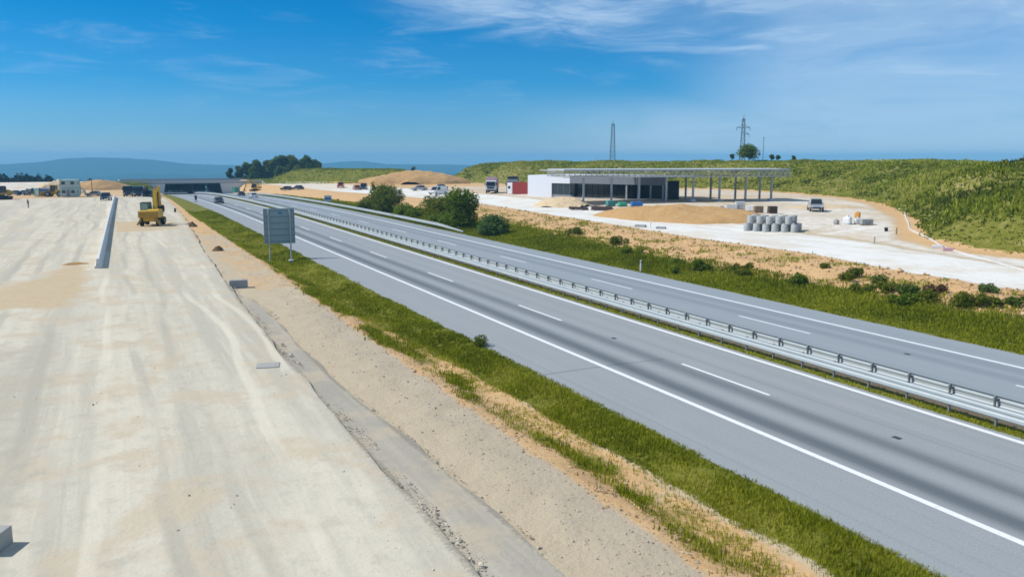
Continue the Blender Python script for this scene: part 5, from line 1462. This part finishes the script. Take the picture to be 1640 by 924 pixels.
for i, (lb, x, y, rx, ry, h, mt, ti, n) in enumerate(SH):
    rx *= 1.2; ry *= 1.2; h *= 1.12; n = int(n * 1.3); ti = min(.7, ti + .12)
    tree('shrub', lb, x, y, rlobes(40 + i, 6, rx * .7, ry * .7, h * .3, h * .62, h * .32, h * .5, .3), n, .085, M[mt], 60 + i, 'shrub', SB, (.03, h * .35), ti)
tree('roadside_weed', 'dark green weed clump growing out of the edge of the hard shoulder', 17.15, 39.3, rlobes(31, 5, .35, .75, .16, .42, .22, .36, .3), 700, .06, M['leaf_mid'], 31, 'weed', None, (.02, .2), .4)

# trees behind the bank
TG = 'trees in the grove behind the green bank'
GR = [(373, 264, 9), (388, 260, 12), (402, 255, 15), (417, 250, 17), (431, 252, 15), (444, 248, 17), (458, 243, 18), (472, 244, 17), (485, 249, 15), (498, 245, 17), (511, 250, 13), (409, 262, 13), (452, 262, 14), (478, 262, 13)]
GL = ['small dark tree at the low end of the grove by the overpass', 'dark tree second from the low end of the grove', 'rounded tree third from the low end of the grove', 'full dark tree fourth from the low end of the grove', 'narrow tree fifth from the low end of the grove', 'tall tree sixth from the low end, before the highest one', 'highest tree of the grove', 'tall tree just after the highest one of the grove', 'lighter gap-side tree between the two high crowns at the far end', 'big round dark crown second from the high end', 'tree at the high end of the grove, above the grass crest', 'low front tree under the fourth crown of the grove', 'low front tree under the highest crown of the grove', 'low front tree beside the gap of the grove']
for i, (px, py, wpx) in enumerate(GR):
    D_ = 455 if i < 11 else 442; a = math.radians(azp(px)); rr = D_ / math.cos(a - R(25.79)); X0, Y0 = math.sin(a) * rr, math.cos(a) * rr
    ztop = 9.9 + (253.5 - py) * D_ / 1318.5; zb_ = tz(X0, Y0); Ht = ztop - zb_; rw = wpx * D_ / 1318.5 * .62
    tree('broadleaf_tree', GL[i], X0, Y0, rlobes(100 + i, 9, rw * .8, rw * .8, Ht * .35, Ht * .84, rw * .50, rw * .74, .50), 4600, .55, M[('leaf_dark', 'leaf_mid', 'leaf_bright')[i % 3]], 110 + i, 'tree', TG, (.3, Ht * .5), .58 - .06 * (i % 3))
# trees and bushes along the crest of the embankment
def crest(px, ytop, wpx, D_, label, mat, seed, n, size, nm='crest_bush', cat='bush', group='bushes on the embankment crest', flat=.8):
    a = math.radians(azp(px)); rr = D_ / math.cos(a - R(25.79)); X0, Y0 = math.sin(a) * rr, math.cos(a) * rr
    ztop = 9.9 + (253.5 - ytop) * D_ / 1318.5; g = tz(X0, Y0); Ht = max(ztop - g, .6); rw = wpx * D_ / 1318.5 / 2
    tree(nm, label, X0, Y0, rlobes(seed, 9, rw * .62, rw * .62, Ht * .45, Ht * .78, rw * .42, rw * .52, .35), n, size, mat, seed, cat, group, (.12, Ht * .5), .42)
crest(1195, 233, 38, 250, 'round green tree on the crest beside the lattice pylon', M['leaf_bright'], 201, 3600, .26, 'crest_tree', 'tree', None)
crest(1168, 245, 9, 262, 'tiny dark bush on the crest on the other side of the pylon foot', M['leaf_dark'], 202, 500, .22)
crest(1231, 246, 10, 256, 'dark crest bush, nearer the round tree, of the close pair', M['leaf_dark'], 203, 600, .22)
crest(1241, 247, 8, 256, 'smaller dark crest bush of the close pair', M['leaf_dark'], 204, 500, .22)
crest(1266, 248, 8, 250, 'lone tiny dark bush on the crest past the close pair', M['leaf_dark'], 205, 500, .22)
crest(1605, 260, 20, 128, 'dark green bush peeping over the nearest shoulder of the embankment', M['leaf_mid'], 206, 1100, .14)
crest(1637, 266, 14, 126, 'low bush on the embankment shoulder at the photo edge', M['leaf_mid'], 207, 700, .14)
crest(663, 264, 10, 318, 'tiny dark bush on top of the big orange spoil mound', M['leaf_dark'], 208, 300, .25)

# far woods in the valley, one mass
def woods(name, a0, a1, D0, D1, ytop, n, seed, hgt=10):
    g = np.random.default_rng(seed)
    a = np.radians(g.uniform(a0, a1, n)); D_ = g.uniform(D0, D1, n); x = np.sin(a) * D_; y = np.cos(a) * D_
    z = terrain(x, y); lob = []
    for i in range(n):
        h = hgt * g.uniform(.7, 1.25); lob.append((x[i], y[i], z[i] + h * .55, h * .30, h * .30, h * .5))
    P, F, tt = leaves(lob, n * 220, hgt * .085, seed, .42, .5) if False else (None, None, None)
    L = np.array(lob); m_ = 150
    pick = np.repeat(np.arange(n), m_); d = g.normal(0, 1, (n * m_, 3)); d /= np.linalg.norm(d, axis=1)[:, None]
    taper = 1 - .45 * np.clip(d[:, 2], 0, 1)[:, None]
    C = L[pick, :3] + d * L[pick, 3:] * np.concatenate([taper, taper, np.ones_like(taper)], 1) * g.uniform(.6, 1.08, (n * m_, 1))
    s = hgt * .085 * g.uniform(.6, 1.4, (n * m_, 1)); u = g.normal(0, 1, (n * m_, 3)); u /= np.linalg.norm(u, axis=1)[:, None]; v = np.cross(u, g.normal(0, 1, (n * m_, 3))); v /= np.linalg.norm(v, axis=1)[:, None]
    P = np.stack([C - u * s, C + v * s * .6, C + u * s, C - v * s * .6], 1).reshape(-1, 3)
    t0 = np.clip(.45 + g.normal(0, .12, n)[pick] + g.normal(0, .12, n * m_), 0, 1)
    return tag(mesh_np(name, P, np.arange(len(P)).reshape(-1, 4), M['leaf_far'], None, dict(tint=np.repeat(t0, 4))), kind='stuff')
woods('far_woods', azp(-160), azp(90), 470, 520, 0, 420, 301, 6.0)
woods('far_woods', azp(80), azp(420), 740, 820, 0, 240, 302, 18)
woods('far_woods', azp(500), azp(760), 900, 1100, 0, 150, 303, 14)

# ------------------------------------------------------------------ masts and poles on the horizon
def lattice(label, px, ytop, D_, w0, w1, arms, nm='lattice_mast', cat='mast'):
    a = math.radians(azp(px)); rr = D_ / math.cos(a - R(25.79)); X0, Y0 = math.sin(a) * rr, math.cos(a) * rr
    g = tz(X0, Y0); H_ = 9.9 + (253.5 - ytop) * D_ / 1318.5 - g
    t = thing(nm, label, cat, (X0, Y0, g), -a)
    m = MB(); C = [(-1, -1), (1, -1), (1, 1), (-1, 1)]; n = 9
    wd = lambda u: (w0 + (w1 - w0) * u) / 2
    for sx_, sy_ in C: m.bar((sx_ * wd(0), sy_ * wd(0), -.5), (sx_ * wd(1), sy_ * wd(1), H_ * .93), .20)
    for k in range(n):
        u0, u1 = k / n * .93, (k + 1) / n * .93
        for i in range(4):
            p, q = C[i], C[(i + 1) % 4]
            m.bar((p[0] * wd(u0), p[1] * wd(u0), H_ * u0), (q[0] * wd(u1), q[1] * wd(u1), H_ * u1), .11)
            m.bar((q[0] * wd(u0), q[1] * wd(u0), H_ * u0), (p[0] * wd(u1), p[1] * wd(u1), H_ * u1), .11)
            m.bar((p[0] * wd(u1), p[1] * wd(u1), H_ * u1), (q[0] * wd(u1), q[1] * wd(u1), H_ * u1), .11)
    m.build('tower', M['mast'], t)
    MB().tube([(0, 0, H_ * .9), (0, 0, H_)], [.16, .08], 6).build('spike', M['mast'], t)
    for z, l0, l1 in arms:
        b = MB()
        for s, L_ in ((-1, l0), (1, l1)):
            if L_ <= 0: continue
            b.bar((0, -.25, H_ * z), (s * L_, 0, H_ * z + .15), .16); b.bar((0, .25, H_ * z), (s * L_, 0, H_ * z + .15), .16); b.bar((0, 0, H_ * z + 1.0), (s * L_, 0, H_ * z + .2), .13)
            b.tube([(s * L_, 0, H_ * z + .15), (s * L_, 0, H_ * z - .9)], .09, 6)
        b.build('crossarm', M['mast'], t)
    return t
M['mast'] = pmat('weathered_mast_steel', (.10, .125, .15), .6, .2, .15, 1)
lattice('slim lattice mast without arms behind the building on the horizon', 979, 196, 330, 2.1, 1.0, [])
lattice('lattice power pylon with crossarms on the crest beside the round green tree', 1184, 187, 300, 2.0, .8, [(.76, 2.3, 2.3), (.64, 0, 2.0)], 'power_pylon', 'pylon')
def hpole(label, px, ytop, D_):
    a = math.radians(azp(px)); rr = D_ / math.cos(a - R(25.79)); X0, Y0 = math.sin(a) * rr, math.cos(a) * rr; g = tz(X0, Y0)
    pole(label, X0, Y0, 9.9 + (253.5 - ytop) * D_ / 1318.5 - g, .10, M['mast'], 'utility_pole')
hpole('thin bare utility pole on the crest just past the round green tree', 1217, 221, 270)
